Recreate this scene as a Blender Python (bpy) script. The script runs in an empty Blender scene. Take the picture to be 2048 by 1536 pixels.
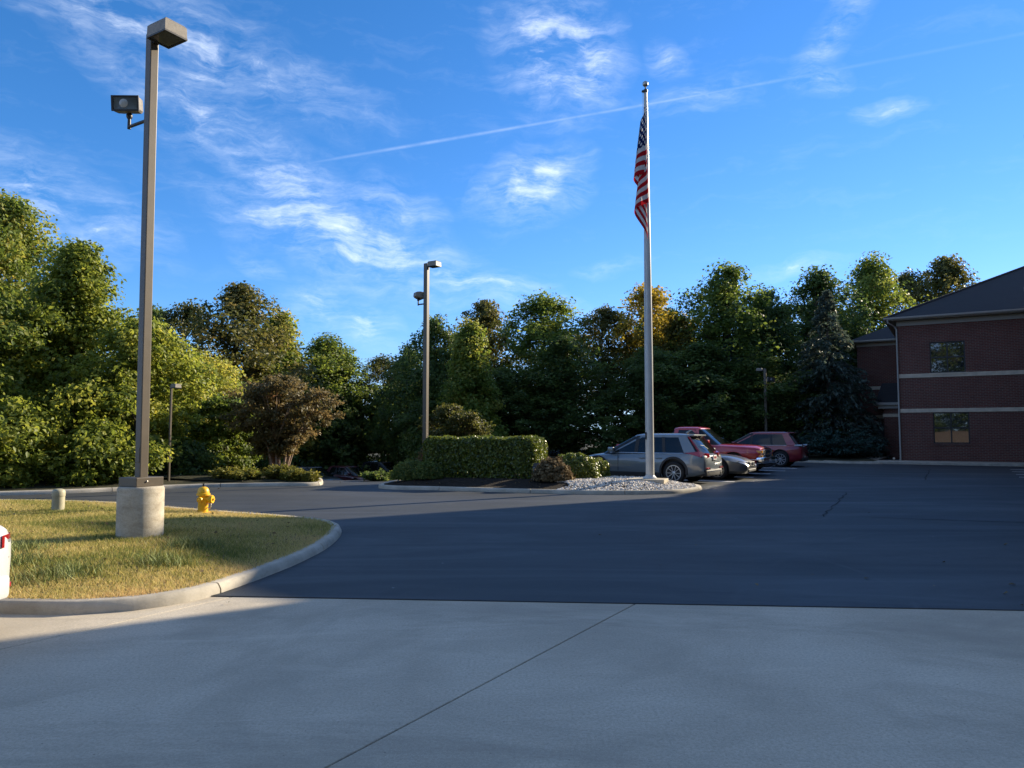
import bpy, bmesh, math, random
import numpy as np
from mathutils import Vector, Matrix

R = math.radians
S = bpy.context.scene
COL = S.collection

# ------------------------------------------------------------------ camera
cam_d = bpy.data.cameras.new('camera')
cam_d.sensor_width = 36.0
cam_d.lens = 36.0 * 1500 / 2048
cam_d.clip_start = 0.1
cam_d.clip_end = 3000
cam = bpy.data.objects.new('camera', cam_d)
cam.location = (0, 0, 1.6)
cam.rotation_euler = (R(93.74), 0, 0)
COL.objects.link(cam)
S.camera = cam

# ------------------------------------------------------------------ light
SUN_AZ, SUN_EL = R(56), R(22)            # azimuth clockwise from +Y
SUN = Vector((math.sin(SUN_AZ) * math.cos(SUN_EL), math.cos(SUN_AZ) * math.cos(SUN_EL), math.sin(SUN_EL)))
sd = bpy.data.lights.new('sun', 'SUN')
sd.energy = 5.0
sd.angle = R(0.53)
sd.color = (1.0, 0.87, 0.66)
so = bpy.data.objects.new('sun', sd)
so.rotation_euler = SUN.to_track_quat('Z', 'Y').to_euler()
COL.objects.link(so)

S.view_settings.view_transform = 'Standard'
S.view_settings.look = 'None'
S.view_settings.gamma = 1
S.view_settings.use_curve_mapping = False
S.view_settings.exposure = 1.0
S.render.engine = 'CYCLES'
S.cycles.use_denoising = True
try:
    S.cycles.denoiser = 'OPENIMAGEDENOISE'
except Exception:
    pass
S.cycles.max_bounces = 6
S.cycles.transparent_max_bounces = 8
S.cycles.caustics_reflective = False
S.cycles.caustics_refractive = False


class NT:
    """small helper round a node tree"""
    def __init__(s, tree):
        s.t = tree; s.n = tree.nodes; s.l = tree.links
        s.n.clear()
    def node(s, typ, **kw):
        nd = s.n.new(typ)
        for k, v in kw.items():
            setattr(nd, k, v)
        return nd
    def set(s, nd, **kw):
        for k, v in kw.items():
            nd.inputs[k.replace('_', ' ')].default_value = v
        return nd
    def link(s, a, b):
        s.l.new(a, b)
    def math(s, op, a, b=None, clamp=False):
        m = s.n.new('ShaderNodeMath'); m.operation = op; m.use_clamp = clamp
        for i, v in enumerate((a, b)):
            if v is None: continue
            if isinstance(v, (int, float)): m.inputs[i].default_value = v
            else: s.l.new(v, m.inputs[i])
        return m.outputs[0]
    def noise(s, vec, scale, detail=4, rough=0.55, dist=0.0):
        nd = s.n.new('ShaderNodeTexNoise')
        nd.inputs['Scale'].default_value = scale
        nd.inputs['Detail'].default_value = detail
        nd.inputs['Roughness'].default_value = rough
        nd.inputs['Distortion'].default_value = dist
        if vec is not None: s.l.new(vec, nd.inputs['Vector'])
        return nd.outputs['Fac']
    def mapping(s, vec, loc=(0, 0, 0), rot=(0, 0, 0), scale=(1, 1, 1), typ='POINT'):
        nd = s.n.new('ShaderNodeMapping'); nd.vector_type = typ
        nd.inputs['Location'].default_value = loc
        nd.inputs['Rotation'].default_value = rot
        nd.inputs['Scale'].default_value = scale
        s.l.new(vec, nd.inputs['Vector'])
        return nd.outputs[0]
    def ramp(s, fac, stops, interp='LINEAR'):
        nd = s.n.new('ShaderNodeValToRGB')
        nd.color_ramp.interpolation = interp
        el = nd.color_ramp.elements
        while len(el) < len(stops): el.new(0.5)
        for e, (p, c) in zip(el, stops):
            e.position = p
            e.color = (c[0], c[1], c[2], 1) if not isinstance(c, (int, float)) else (c, c, c, 1)
        s.l.new(fac, nd.inputs[0])
        return nd.outputs[0]
    def mix(s, fac, a, b, blend='MIX'):
        nd = s.n.new('ShaderNodeMix'); nd.data_type = 'RGBA'; nd.blend_type = blend
        for i, v in ((0, fac), (6, a), (7, b)):
            if isinstance(v, (int, float)): nd.inputs[i].default_value = v
            elif isinstance(v, tuple): nd.inputs[i].default_value = (v[0], v[1], v[2], 1)
            else: s.l.new(v, nd.inputs[i])
        return nd.outputs[2]
    def maprange(s, v, a, b, c, d):
        nd = s.n.new('ShaderNodeMapRange'); nd.clamp = True
        s.l.new(v, nd.inputs[0])
        for i, x in enumerate((a, b, c, d)): nd.inputs[i + 1].default_value = x
        return nd.outputs[0]


# ------------------------------------------------------------------ sky
W = bpy.data.worlds.new('World'); S.world = W; W.use_nodes = True
try:
    W.cycles.sampling_method = 'MANUAL'; W.cycles.sample_map_resolution = 512
except Exception:
    pass
n = NT(W.node_tree)
sky = n.node('ShaderNodeTexSky', sky_type='NISHITA')
sky.sun_disc = False
sky.sun_elevation = SUN_EL
sky.sun_rotation = SUN_AZ
sky.altitude = 300
sky.air_density = 1.0
sky.dust_density = 0.0
sky.ozone_density = 4.0
tc = n.node('ShaderNodeTexCoord')
sep = n.node('ShaderNodeSeparateXYZ'); n.link(tc.outputs['Generated'], sep.inputs[0])
az = n.math('MULTIPLY', n.math('ARCTAN2', sep.outputs[0], sep.outputs[1]), 57.2958)
el = n.math('MULTIPLY', n.math('ARCSINE', sep.outputs[2]), 57.2958)
cx = n.node('ShaderNodeCombineXYZ'); n.link(az, cx.inputs[0]); n.link(el, cx.inputs[1])
P = cx.outputs[0]
# warp a little so that the cloud banks have feathered, wind-drawn outlines
wn = n.node('ShaderNodeTexNoise'); wn.inputs['Scale'].default_value = 0.22; wn.inputs['Detail'].default_value = 3
n.link(P, wn.inputs['Vector'])
wv = n.node('ShaderNodeVectorMath', operation='SUBTRACT'); n.link(wn.outputs['Color'], wv.inputs[0]); wv.inputs[1].default_value = (.5, .5, .5)
ws = n.node('ShaderNodeVectorMath', operation='SCALE'); n.link(wv.outputs[0], ws.inputs[0]); ws.inputs['Scale'].default_value = 2.4
wa = n.node('ShaderNodeVectorMath', operation='ADD'); n.link(P, wa.inputs[0]); n.link(ws.outputs[0], wa.inputs[1])
PW = wa.outputs[0]
# cirrus banks: azimuth, elevation, half length, half width, tilt (degrees), weight
banks = [(-26, 26.5, 15, 2.6, -14, .9), (-22, 21, 12, 2.4, -30, .85), (-16, 17.2, 10, 2.6, -30, .9), (-33, 15.2, 8, 2.4, -18, .9),
         (-13, 14.6, 11, 3.0, -20, 1.0), (-9.3, 15, 4.2, 3.4, -40, 1.05), (-4.5, 12, 6.5, 1.4, -20, .85), (3.6, 27.5, 4.2, 4.6, 70, 1.05),
         (5.5, 25.4, 3.2, 1.8, 0, 1.0), (1.8, 18.4, 4.6, 2.4, 20, 1.15), (14.5, 24.2, 4.6, .9, 4, .75), (24.2, 26.8, 4.2, 1.2, 50, .75),
         (22.8, 24.0, 2.4, 1.0, -8, 1.0), (-14.5, 9.5, 2.8, 1.7, -20, .95), (-10.8, 8, 2.6, 1.6, -30, 1.0), (-1, 11.2, 4.5, 1.1, -10, .85),
         (20.5, 11.8, 4.0, .5, 5, .8), (27.3, 21.4, 2.2, .6, 0, .75), (7.5, 12.6, 2.6, .6, 6, .7), (12, 26.8, 1.8, 1.0, -50, .7), (-19, 12.2, 2.2, .8, -30, .7), (1.5, 10.4, 5, .8, -12, .6),
         (60, 24, 12, 3, 30, .8), (-70, 22, 16, 4, -25, .9), (-110, 18, 14, 3, -20, .9), (120, 20, 16, 4, 20, .9), (170, 25, 20, 4, 10, .9), (-160, 15, 14, 3, -15, .9)]
acc = None
for (a, e, L_, w_, t_, g_) in banks:
    m_ = n.mapping(PW, (a, e, 0), (0, 0, R(t_)), (L_ * 1.3, w_ * 1.45, 1), 'TEXTURE')
    gr = n.node('ShaderNodeTexGradient', gradient_type='SPHERICAL'); n.link(m_, gr.inputs[0])
    v_ = n.math('MULTIPLY', n.math('POWER', gr.outputs['Fac'], .8), g_)
    acc = v_ if acc is None else n.math('MAXIMUM', acc, v_)
fib = n.noise(n.mapping(PW, rot=(0, 0, R(24)), scale=(.10, .70, 1)), 1.0, 10, .66, .15)
puf = n.noise(n.mapping(PW, rot=(0, 0, R(24)), scale=(.32, .95, 1)), 1.0, 9, .70, .1)
tex = n.math('ADD', n.math('MULTIPLY', fib, .62), n.math('MULTIPLY', puf, .42))
# extra cirrus added outside the view to whiten and lift the skylight
cov = n.maprange(n.noise(n.mapping(P, scale=(.035, .05, 1)), 1.0, 3, .5), .36, .60, 0, 1.0)
away = n.math('MAXIMUM', n.maprange(n.math('ABSOLUTE', az), 38, 58, 0, 1), n.maprange(el, 31, 42, 0, 1))
acc = n.math('MAXIMUM', acc, n.math('MULTIPLY', cov, away))
veil = n.math('MULTIPLY', n.math('MULTIPLY', acc, n.maprange(tex, .42, .72, 0, 1)), .68)
dens = n.math('MULTIPLY', n.maprange(n.math('ADD', tex, n.math('MULTIPLY', n.math('SUBTRACT', acc, 1.0), .42)), .33, .66, 0, 1.0), n.maprange(acc, 0, .25, 0, 1))
dens = n.math('MAXIMUM', n.math('MULTIPLY', dens, .9), veil)
thin = n.math('MULTIPLY', n.maprange(fib, .52, .85, 0, .12), n.maprange(el, 4, 16, 0, 1))
# old vapour trail
tr = n.mapping(P, (3.0, 23.0, 0), (0, 0, R(7.6)), (1, 1, 1), 'TEXTURE')
ts = n.node('ShaderNodeSeparateXYZ'); n.link(tr, ts.inputs[0])
curve = n.math('MULTIPLY', n.math('MULTIPLY', ts.outputs[0], ts.outputs[0]), .0030)
dist = n.math('ABSOLUTE', n.math('ADD', ts.outputs[1], curve))
trail = n.math('MULTIPLY', n.maprange(dist, .02, .17, 1, 0), n.maprange(n.math('ABSOLUTE', ts.outputs[0]), 10, 23.5, .25, .06))
trail = n.math('MULTIPLY', trail, n.maprange(puf, .3, .6, .45, 1))
cl = n.math('MAXIMUM', n.math('ADD', dens, thin), trail, clamp=True)
cl = n.math('MULTIPLY', cl, n.maprange(el, 0, 5, 0, 1))
cl = n.math('MULTIPLY', n.math('POWER', cl, 1.15), .82)
sp_ = n.node('ShaderNodeSeparateColor'); n.link(sky.outputs[0], sp_.inputs[0])
g_ = n.math('MULTIPLY', sp_.outputs[1], .765)
r_ = n.math('MINIMUM', n.math('MULTIPLY', n.math('POWER', sp_.outputs[0], 1.4), .38), n.math('MULTIPLY', g_, .66))
b_ = n.math('MAXIMUM', n.math('MULTIPLY', sp_.outputs[2], 1.08), n.math('MULTIPLY', g_, 1.35))
cb_ = n.node('ShaderNodeCombineColor')
for i_, v_ in enumerate((r_, g_, b_)): n.link(v_, cb_.inputs[i_])
tint = cb_.outputs[0]
skyc = n.mix(cl, tint, (7.0, 7.6, 8.4))
bg = n.node('ShaderNodeBackground'); bg.inputs['Strength'].default_value = 0.10
n.link(skyc, bg.inputs['Color'])
wo = n.node('ShaderNodeOutputWorld'); n.link(bg.outputs[0], wo.inputs['Surface'])

# ------------------------------------------------------------------ objects: names, labels, meshes
def tag(o, label=None, cat=None, group=None, kind=None):
    for k, v in (('label', label), ('category', cat), ('group', group), ('kind', kind)):
        if v: o[k] = v
    return o

def empty(name, loc=(0, 0, 0), rz=0.0, parent=None):
    o = bpy.data.objects.new(name, None)
    o.empty_display_size = .2
    o.location = loc; o.rotation_euler = (0, 0, rz)
    COL.objects.link(o)
    if parent: o.parent = parent
    return o

def link(name, me, mat=None, parent=None):
    if mat is not None and not me.materials:
        for m in (mat if isinstance(mat, (list, tuple)) else [mat]): me.materials.append(m)
    o = bpy.data.objects.new(name, me); COL.objects.link(o)
    if parent: o.parent = parent
    return o

def copy_tree(o, parent=None):
    c = o.copy(); COL.objects.link(c); c.parent = parent
    for ch in o.children: copy_tree(ch, c)
    return c

class MB:
    """collects simple solids, builds ONE mesh object"""
    def __init__(s): s.v = []; s.f = []; s.mi = []
    def add(s, vs, fs, mi=0):
        o = len(s.v); s.v += [tuple(v) for v in vs]; s.f += [tuple(i + o for i in f) for f in fs]; s.mi += [mi] * len(fs)
        return s
    def box(s, x0, x1, y0, y1, z0, z1, mi=0, M=None):
        vs = [(x, y, z) for z in (z0, z1) for y in (y0, y1) for x in (x0, x1)]
        if M is not None: vs = [M @ Vector(v) for v in vs]
        return s.add(vs, [(0, 2, 3, 1), (4, 5, 7, 6), (0, 1, 5, 4), (2, 6, 7, 3), (0, 4, 6, 2), (1, 3, 7, 5)], mi)
    def bbox(s, x0, x1, y0, y1, z0, z1, b=.01, mi=0, M=None):
        """box with chamfered edges"""
        bm = bmesh.new(); bmesh.ops.create_cube(bm, size=1)
        for v in bm.verts: v.co = Vector(((x0 + x1) / 2 + v.co.x * (x1 - x0), (y0 + y1) / 2 + v.co.y * (y1 - y0), (z0 + z1) / 2 + v.co.z * (z1 - z0)))
        bmesh.ops.bevel(bm, geom=bm.edges[:], offset=b, segments=2, profile=.5, affect='EDGES')
        bm.verts.index_update()
        vs = [v.co.copy() for v in bm.verts]; fs = [[v.index for v in f.verts] for f in bm.faces]; bm.free()
        if M is not None: vs = [M @ v for v in vs]
        return s.add(vs, fs, mi)
    def tube(s, pts, rad, k=8, mi=0, caps=True):
        pts = [Vector(p) for p in pts]; m = len(pts)
        if isinstance(rad, (int, float)): rad = [rad] * m
        vs, fs = [], []
        up = Vector((0, 0, 1)); ref = None
        for i, p in enumerate(pts):
            d = (pts[min(i + 1, m - 1)] - pts[max(i - 1, 0)]).normalized()
            if ref is None:
                ref = d.cross(up) if abs(d.z) < .95 else d.cross(Vector((1, 0, 0)))
            ref = (ref - d * ref.dot(d)).normalized(); b = d.cross(ref)
            for j in range(k):
                a = 2 * math.pi * j / k
                vs.append(p + (ref * math.cos(a) + b * math.sin(a)) * rad[i])
        for i in range(m - 1):
            for j in range(k):
                fs.append((i * k + j, i * k + (j + 1) % k, (i + 1) * k + (j + 1) % k, (i + 1) * k + j))
        if caps: fs.append(tuple(range(k - 1, -1, -1))); fs.append(tuple((m - 1) * k + j for j in range(k)))
        return s.add(vs, fs, mi)
    def lathe(s, prof, k=24, mi=0, M=None, caps=True):
        vs, fs = [], []
        for (r, z) in prof:
            for j in range(k):
                a = 2 * math.pi * j / k; vs.append(Vector((r * math.cos(a), r * math.sin(a), z)))
        for i in range(len(prof) - 1):
            for j in range(k):
                fs.append((i * k + j, i * k + (j + 1) % k, (i + 1) * k + (j + 1) % k, (i + 1) * k + j))
        if caps: fs.append(tuple(range(k - 1, -1, -1))); fs.append(tuple((len(prof) - 1) * k + j for j in range(k)))
        if M is not None: vs = [M @ v for v in vs]
        return s.add(vs, fs, mi)
    def prism(s, poly, z0, z1, mi=0, M=None):
        k = len(poly)
        vs = [Vector((x, y, z0)) for x, y in poly] + [Vector((x, y, z1)) for x, y in poly]
        if M is not None: vs = [M @ v for v in vs]
        fs = [tuple(range(k - 1, -1, -1)), tuple(range(k, 2 * k))] + [(i, (i + 1) % k, (i + 1) % k + k, i + k) for i in range(k)]
        return s.add(vs, fs, mi)
    def loft(s, rings, mi=0, closed=True, cap=True):
        k = len(rings[0]); vs = [p for r in rings for p in r]; fs = []
        for i in range(len(rings) - 1):
            for j in range(k if closed else k - 1):
                fs.append((i * k + j, i * k + (j + 1) % k, (i + 1) * k + (j + 1) % k, (i + 1) * k + j))
        if cap: fs.append(tuple(range(k - 1, -1, -1))); fs.append(tuple((len(rings) - 1) * k + j for j in range(k)))
        return s.add(vs, fs, mi)
    def mesh(s, name, smooth=None, fix=True):
        me = bpy.data.meshes.new(name); me.from_pydata(s.v, [], s.f)
        if any(s.mi): me.polygons.foreach_set('material_index', s.mi)
        if fix:
            bm = bmesh.new(); bm.from_mesh(me); bmesh.ops.recalc_face_normals(bm, faces=bm.faces[:]); bm.to_mesh(me); bm.free()
        if smooth is not None:
            me.polygons.foreach_set('use_smooth', [True] * len(me.polygons))
            if smooth < 179: me.set_sharp_from_angle(angle=R(smooth))
        me.update()
        return me
    def build(s, name, mat, parent=None, smooth=None, fix=True):
        return link(name, s.mesh(name, smooth, fix), mat, parent)

# ------------------------------------------------------------------ materials
MATS = {}
def pmat(name, col, rough=.6, metal=0.0, spec=.5, noise=0, namp=.25, bump=0, bscale=40, coat=0.0, emit=None, coords='Object', trans=0):
    if name in MATS: return MATS[name]
    m = bpy.data.materials.new(name); m.use_nodes = True
    t = NT(m.node_tree)
    b = t.node('ShaderNodeBsdfPrincipled'); o = t.node('ShaderNodeOutputMaterial'); t.link(b.outputs[0], o.inputs[0])
    b.inputs['Base Color'].default_value = (*col, 1); b.inputs['Roughness'].default_value = rough
    b.inputs['Metallic'].default_value = metal; b.inputs['Specular IOR Level'].default_value = spec
    b.inputs['Coat Weight'].default_value = coat; b.inputs['Coat Roughness'].default_value = .03
    if trans: b.inputs['Transmission Weight'].default_value = trans
    if noise or bump:
        c = t.node('ShaderNodeTexCoord')
    if noise:
        f = t.noise(c.outputs[coords], noise, 5, .6)
        lo = tuple(x * (1 - namp) for x in col); hi = tuple(min(1, x * (1 + namp)) for x in col)
        t.link(t.ramp(f, [(.3, lo), (.7, hi)]), b.inputs['Base Color'])
    if bump:
        f = t.noise(c.outputs[coords], bscale, 4, .6)
        bn = t.node('ShaderNodeBump'); bn.inputs['Strength'].default_value = bump; bn.inputs['Distance'].default_value = .01
        t.link(f, bn.inputs['Height']); t.link(bn.outputs[0], b.inputs['Normal'])
    MATS[name] = m
    return m

def surface(name):
    m = bpy.data.materials.new(name); m.use_nodes = True
    t = NT(m.node_tree)
    b = t.node('ShaderNodeBsdfPrincipled'); o = t.node('ShaderNodeOutputMaterial'); t.link(b.outputs[0], o.inputs[0])
    g = t.node('ShaderNodeNewGeometry')
    MATS[name] = m
    return m, t, b, g.outputs['Position']

def bump(t, b, h, strength, distance=.01):
    bn = t.node('ShaderNodeBump'); bn.inputs['Strength'].default_value = strength; bn.inputs['Distance'].default_value = distance
    t.link(h, bn.inputs['Height']); t.link(bn.outputs[0], b.inputs['Normal'])

# asphalt: dark sealed surface, faint roller lanes and tyre scuffs, fine aggregate
m, t, b, pos = surface('asphalt')
c = t.ramp(t.noise(pos, .30, 7, .68, .8), [(.30, (.019, .023, .026)), (.5, (.030, .035, .039)), (.72, (.050, .053, .056))])
oil = t.noise(pos, 1.3, 5, .6, .4)
c = t.mix(t.maprange(oil, .60, .72, 0, .55), c, (.016, .017, .018))
lane = t.noise(t.mapping(pos, rot=(0, 0, R(31)), scale=(.10, .55, 1)), 1.0, 6, .65, 1.6)
c = t.mix(t.maprange(lane, .5, .72, 0, .7), c, (.062, .064, .067))
c = t.mix(t.maprange(t.noise(t.mapping(pos, rot=(0, 0, R(-12)), scale=(.14, .5, 1)), 1.6, 6, .65, 1.4), .55, .75, 0, .6), c, (.017, .019, .022))
fine = t.noise(pos, 160, 2, .7)
c = t.mix(t.maprange(fine, .55, .8, 0, .5), c, (.095, .095, .095))
spk = t.node('ShaderNodeTexVoronoi'); spk.inputs['Scale'].default_value = 1.6; t.link(pos, spk.inputs['Vector'])
c = t.mix(t.maprange(spk.outputs['Distance'], .012, .03, .8, 0), c, (.3, .29, .27))
# tyre arcs
arc = None
for (ax, ay, ar, aw) in ((-.6, 8.6, 4.6, .05), (-.6, 8.6, 6.2, .05), (14.0, 2.0, 13.0, .07), (14.0, 2.0, 14.6, .07)):
    d_ = t.node('ShaderNodeVectorMath', operation='DISTANCE'); t.link(pos, d_.inputs[0]); d_.inputs[1].default_value = (ax, ay, 0)
    v_ = t.maprange(t.math('ABSOLUTE', t.math('SUBTRACT', d_.outputs['Value'], ar)), 0, aw, 1, 0)
    arc = v_ if arc is None else t.math('MAXIMUM', arc, v_)
arc = t.math('MULTIPLY', arc, t.maprange(t.noise(pos, .45, 3, .6), .50, .66, 0, .35))
c = t.mix(arc, c, (.11, .11, .115))
t.link(c, b.inputs['Base Color'])
t.link(t.maprange(lane, .3, .8, .74, .56), b.inputs['Roughness'])
b.inputs['Specular IOR Level'].default_value = .4
bump(t, b, t.math('ADD', fine, t.noise(pos, 60, 3, .6)), .35, .004)

# concrete apron: pale grey with broad stains and fine pitting
m, t, b, pos = surface('concrete')
c = t.ramp(t.noise(pos, .6, 6, .62, .4), [(.26, (.38, .325, .245)), (.48, (.56, .485, .37)), (.75, (.68, .60, .47))])
st = t.noise(t.mapping(pos, rot=(0, 0, R(25)), scale=(.35, 1.2, 1)), .8, 6, .65, .8)
c = t.mix(t.maprange(st, .52, .72, 0, .5), c, (.27, .235, .18))
f2 = t.noise(pos, 48, 6, .78)
c = t.mix(t.maprange(f2, .38, .66, .0, .75), c, (.30, .255, .19))
c = t.mix(t.maprange(t.noise(pos, 130, 3, .8), .52, .72, 0, .6), c, (.80, .70, .55))
c = t.mix(t.maprange(t.noise(pos, .33, 6, .66, 1.6), .46, .60, 0, .5), c, (.33, .285, .215))
blot = t.noise(t.mapping(pos, rot=(0, 0, R(-35)), scale=(.5, 1.6, 1)), .55, 7, .7, 1.2)
c = t.mix(t.maprange(blot, .55, .66, 0, .4), c, (.27, .23, .175))
lt = t.noise(t.mapping(pos, rot=(0, 0, R(40)), scale=(.4, 2.2, 1)), .7, 7, .7, .9)
c = t.mix(t.maprange(lt, .56, .70, 0, .35), c, (.74, .65, .50))
vo = t.node('ShaderNodeTexVoronoi'); vo.inputs['Scale'].default_value = 9; t.link(pos, vo.inputs['Vector'])
c = t.mix(t.maprange(vo.outputs['Distance'], .03, .06, .7, 0), c, (.09, .088, .08))
t.link(c, b.inputs['Base Color']); b.inputs['Roughness'].default_value = .8; b.inputs['Specular IOR Level'].default_value = .35
bump(t, b, t.math('ADD', f2, t.noise(pos, 14, 4, .6)), .3, .006)

# kerb concrete
m, t, b, pos = surface('kerb_concrete')
c = t.ramp(t.noise(pos, 2.2, 6, .65), [(.3, (.31, .275, .215)), (.6, (.48, .43, .345)), (.8, (.57, .515, .42))])
c = t.mix(t.maprange(t.noise(t.mapping(pos, scale=(1, 1, 4)), 5, 5, .7), .58, .78, 0, .6), c, (.15, .14, .12))
c = t.mix(t.maprange(t.noise(pos, 90, 3, .7), .5, .8, 0, .35), c, (.18, .17, .15))
t.link(c, b.inputs['Base Color']); b.inputs['Roughness'].default_value = .85
bump(t, b, t.noise(pos, 50, 5, .65), .4, .006)

# cast pedestal of the lamp post, board marks running round
m, t, b, pos = surface('pedestal_concrete')
ring = t.noise(t.mapping(pos, scale=(3, 3, 6)), 1.8, 7, .72, .5)
c = t.ramp(ring, [(.3, (.30, .255, .185)), (.5, (.43, .375, .285)), (.72, (.53, .475, .375))])
c = t.mix(t.maprange(t.noise(pos, 60, 4, .75), .5, .78, 0, .6), c, (.17, .15, .125))
c = t.mix(t.maprange(t.noise(pos, 3.2, 5, .65), .60, .72, 0, .5), c, (.20, .14, .10))
t.link(c, b.inputs['Base Color']); b.inputs['Roughness'].default_value = .9
bump(t, b, t.math('ADD', ring, t.noise(pos, 70, 4, .7)), .5, .008)

# ground, soil, mulch
def earth(name, stops, sc, bs, bd):
    m, t, b, pos = surface(name)
    c = t.ramp(t.noise(pos, sc, 8, .7), stops)
    t.link(c, b.inputs['Base Color']); b.inputs['Roughness'].default_value = .95; b.inputs['Specular IOR Level'].default_value = .2
    bump(t, b, t.noise(pos, bs, 6, .7), .8, bd)
earth('woodland', [(.3, (.020, .024, .012)), (.55, (.045, .042, .022)), (.75, (.075, .06, .035))], 1.2, 3, .08)
earth('turf', [(.25, (.12, .085, .045)), (.5, (.19, .15, .065)), (.75, (.15, .15, .05))], 2.2, 30, .02)
earth('mulch', [(.3, (.012, .010, .008)), (.6, (.035, .027, .02)), (.8, (.06, .045, .032))], 14, 25, .04)
earth('bark_bank', [(.3, (.16, .115, .085)), (.6, (.26, .195, .145)), (.8, (.34, .27, .21))], 3, 12, .04)

# brick: running bond at true size
def brick_mat(name, c1, c2, mortar):
    m, t, b, pos = surface(name)
    tcn = t.node('ShaderNodeTexCoord')
    sp = t.node('ShaderNodeSeparateXYZ'); t.link(tcn.outputs['Object'], sp.inputs[0])
    cb = t.node('ShaderNodeCombineXYZ')
    t.link(t.math('ADD', sp.outputs[0], sp.outputs[1]), cb.inputs[0]); t.link(sp.outputs[2], cb.inputs[1])
    br = t.node('ShaderNodeTexBrick'); t.link(cb.outputs[0], br.inputs['Vector'])
    br.inputs['Color1'].default_value = (*c1, 1); br.inputs['Color2'].default_value = (*c2, 1); br.inputs['Mortar'].default_value = (*mortar, 1)
    br.inputs['Scale'].default_value = 1; br.inputs['Brick Width'].default_value = .24; br.inputs['Row Height'].default_value = .085
    br.inputs['Mortar Size'].default_value = .011; br.inputs['Mortar Smooth'].default_value = .1; br.inputs['Bias'].default_value = -.1
    c = t.mix(t.maprange(t.noise(pos, 1.1, 6, .6), .35, .7, 0, .45), br.outputs['Color'], (c1[0] * .62, c1[1] * .6, c1[2] * .62))
    t.link(c, b.inputs['Base Color']); b.inputs['Roughness'].default_value = .85
    bump(t, b, t.math('SUBTRACT', 1.0, br.outputs['Fac']), .7, .012)
brick_mat('brick', (.145, .045, .030), (.095, .032, .024), (.165, .13, .105))

# roof shingles
m, t, b, pos = surface('shingle')
tcn = t.node('ShaderNodeTexCoord')
sp = t.node('ShaderNodeSeparateXYZ'); t.link(tcn.outputs['Object'], sp.inputs[0])
cb = t.node('ShaderNodeCombineXYZ'); t.link(t.math('ADD', sp.outputs[0], sp.outputs[1]), cb.inputs[0]); t.link(t.math('MULTIPLY', sp.outputs[2], 2.2), cb.inputs[1])
br = t.node('ShaderNodeTexBrick'); t.link(cb.outputs[0], br.inputs['Vector'])
br.inputs['Color1'].default_value = (.017, .018, .020, 1); br.inputs['Color2'].default_value = (.028, .028, .030, 1); br.inputs['Mortar'].default_value = (.03, .03, .03, 1)
br.inputs['Scale'].default_value = 1; br.inputs['Brick Width'].default_value = .3; br.inputs['Row Height'].default_value = .15; br.inputs['Mortar Size'].default_value = .008
c = t.mix(t.noise(pos, 30, 3, .6), br.outputs['Color'], (.016, .017, .019))
t.link(c, b.inputs['Base Color']); b.inputs['Roughness'].default_value = .9
bump(t, b, br.outputs['Fac'], .4, .01)

pmat('limestone', (.52, .43, .32), .85, noise=3, namp=.18, bump=.2)
pmat('gutter_paint', (.30, .28, .24), .5)
pmat('frieze_paint', (.30, .27, .22), .6)
pmat('window_frame', (.012, .012, .014), .4)
pmat('bronze_paint', (.095, .075, .052), .42, spec=.45, noise=6, namp=.10, bump=.04, bscale=25)
pmat('housing_paint', (.21, .18, .14), .5, noise=20, namp=.25)
pmat('dark_metal', (.03, .028, .026), .45, spec=.5)
pmat('lamp_glass', (.35, .36, .34), .12, spec=.7)
pmat('lens_glass', (.06, .065, .065), .05, spec=.8)
pmat('pole_white', (.50, .50, .47), .32, spec=.6, noise=3, namp=.10)
pmat('ball_metal', (.42, .40, .36), .35, metal=.9)
pmat('hydrant_yellow', (.78, .43, .012), .42, spec=.5, noise=10, namp=.18, bump=.12, bscale=60)
pmat('chain_steel', (.55, .52, .46), .35, metal=.9)
pmat('tan_plastic', (.36, .33, .22), .55, noise=5, namp=.2)
pmat('line_paint', (.80, .80, .78), .7, noise=12, namp=.15)
pmat('black_plastic', (.018, .018, .019), .6)
pmat('rubber', (.016, .016, .017), .85, noise=30, namp=.3)
pmat('rim_alloy', (.48, .48, .48), .28, metal=.9)
pmat('rim_dark', (.02, .02, .022), .35, metal=.5)
pmat('chrome', (.75, .75, .76), .12, metal=1.0)
pmat('car_glass', (.008, .010, .011), .06, spec=.42)
pmat('tail_red', (.30, .006, .010), .12, spec=.7, coat=.8)
pmat('clear_lamp', (.55, .56, .55), .08, spec=.9, coat=.8, metal=.35)
pmat('amber_lamp', (.75, .28, .03), .15, spec=.7, coat=.6)
pmat('plate_white', (.72, .70, .68), .5)
pmat('plate_red', (.42, .05, .05), .5)
for nm, colr, met in (('paint_grey', (.150, .180, .200), 0), ('paint_red', (.46, .010, .016), .1), ('paint_graphite', (.17, .162, .15), .4), ('paint_silver', (.36, .39, .42), .4),
                      ('paint_maroon', (.24, .009, .018), .15), ('paint_white', (.56, .56, .54), 0), ('paint_ink', (.055, .062, .075), .1), ('paint_plum', (.11, .024, .036), .15), ('paint_black', (.025, .025, .030), 0),
                      ('paint_lightblue', (.50, .56, .60), .2)):
    pmat(nm, colr, .32, metal=met, spec=.5, coat=1.0)

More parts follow.
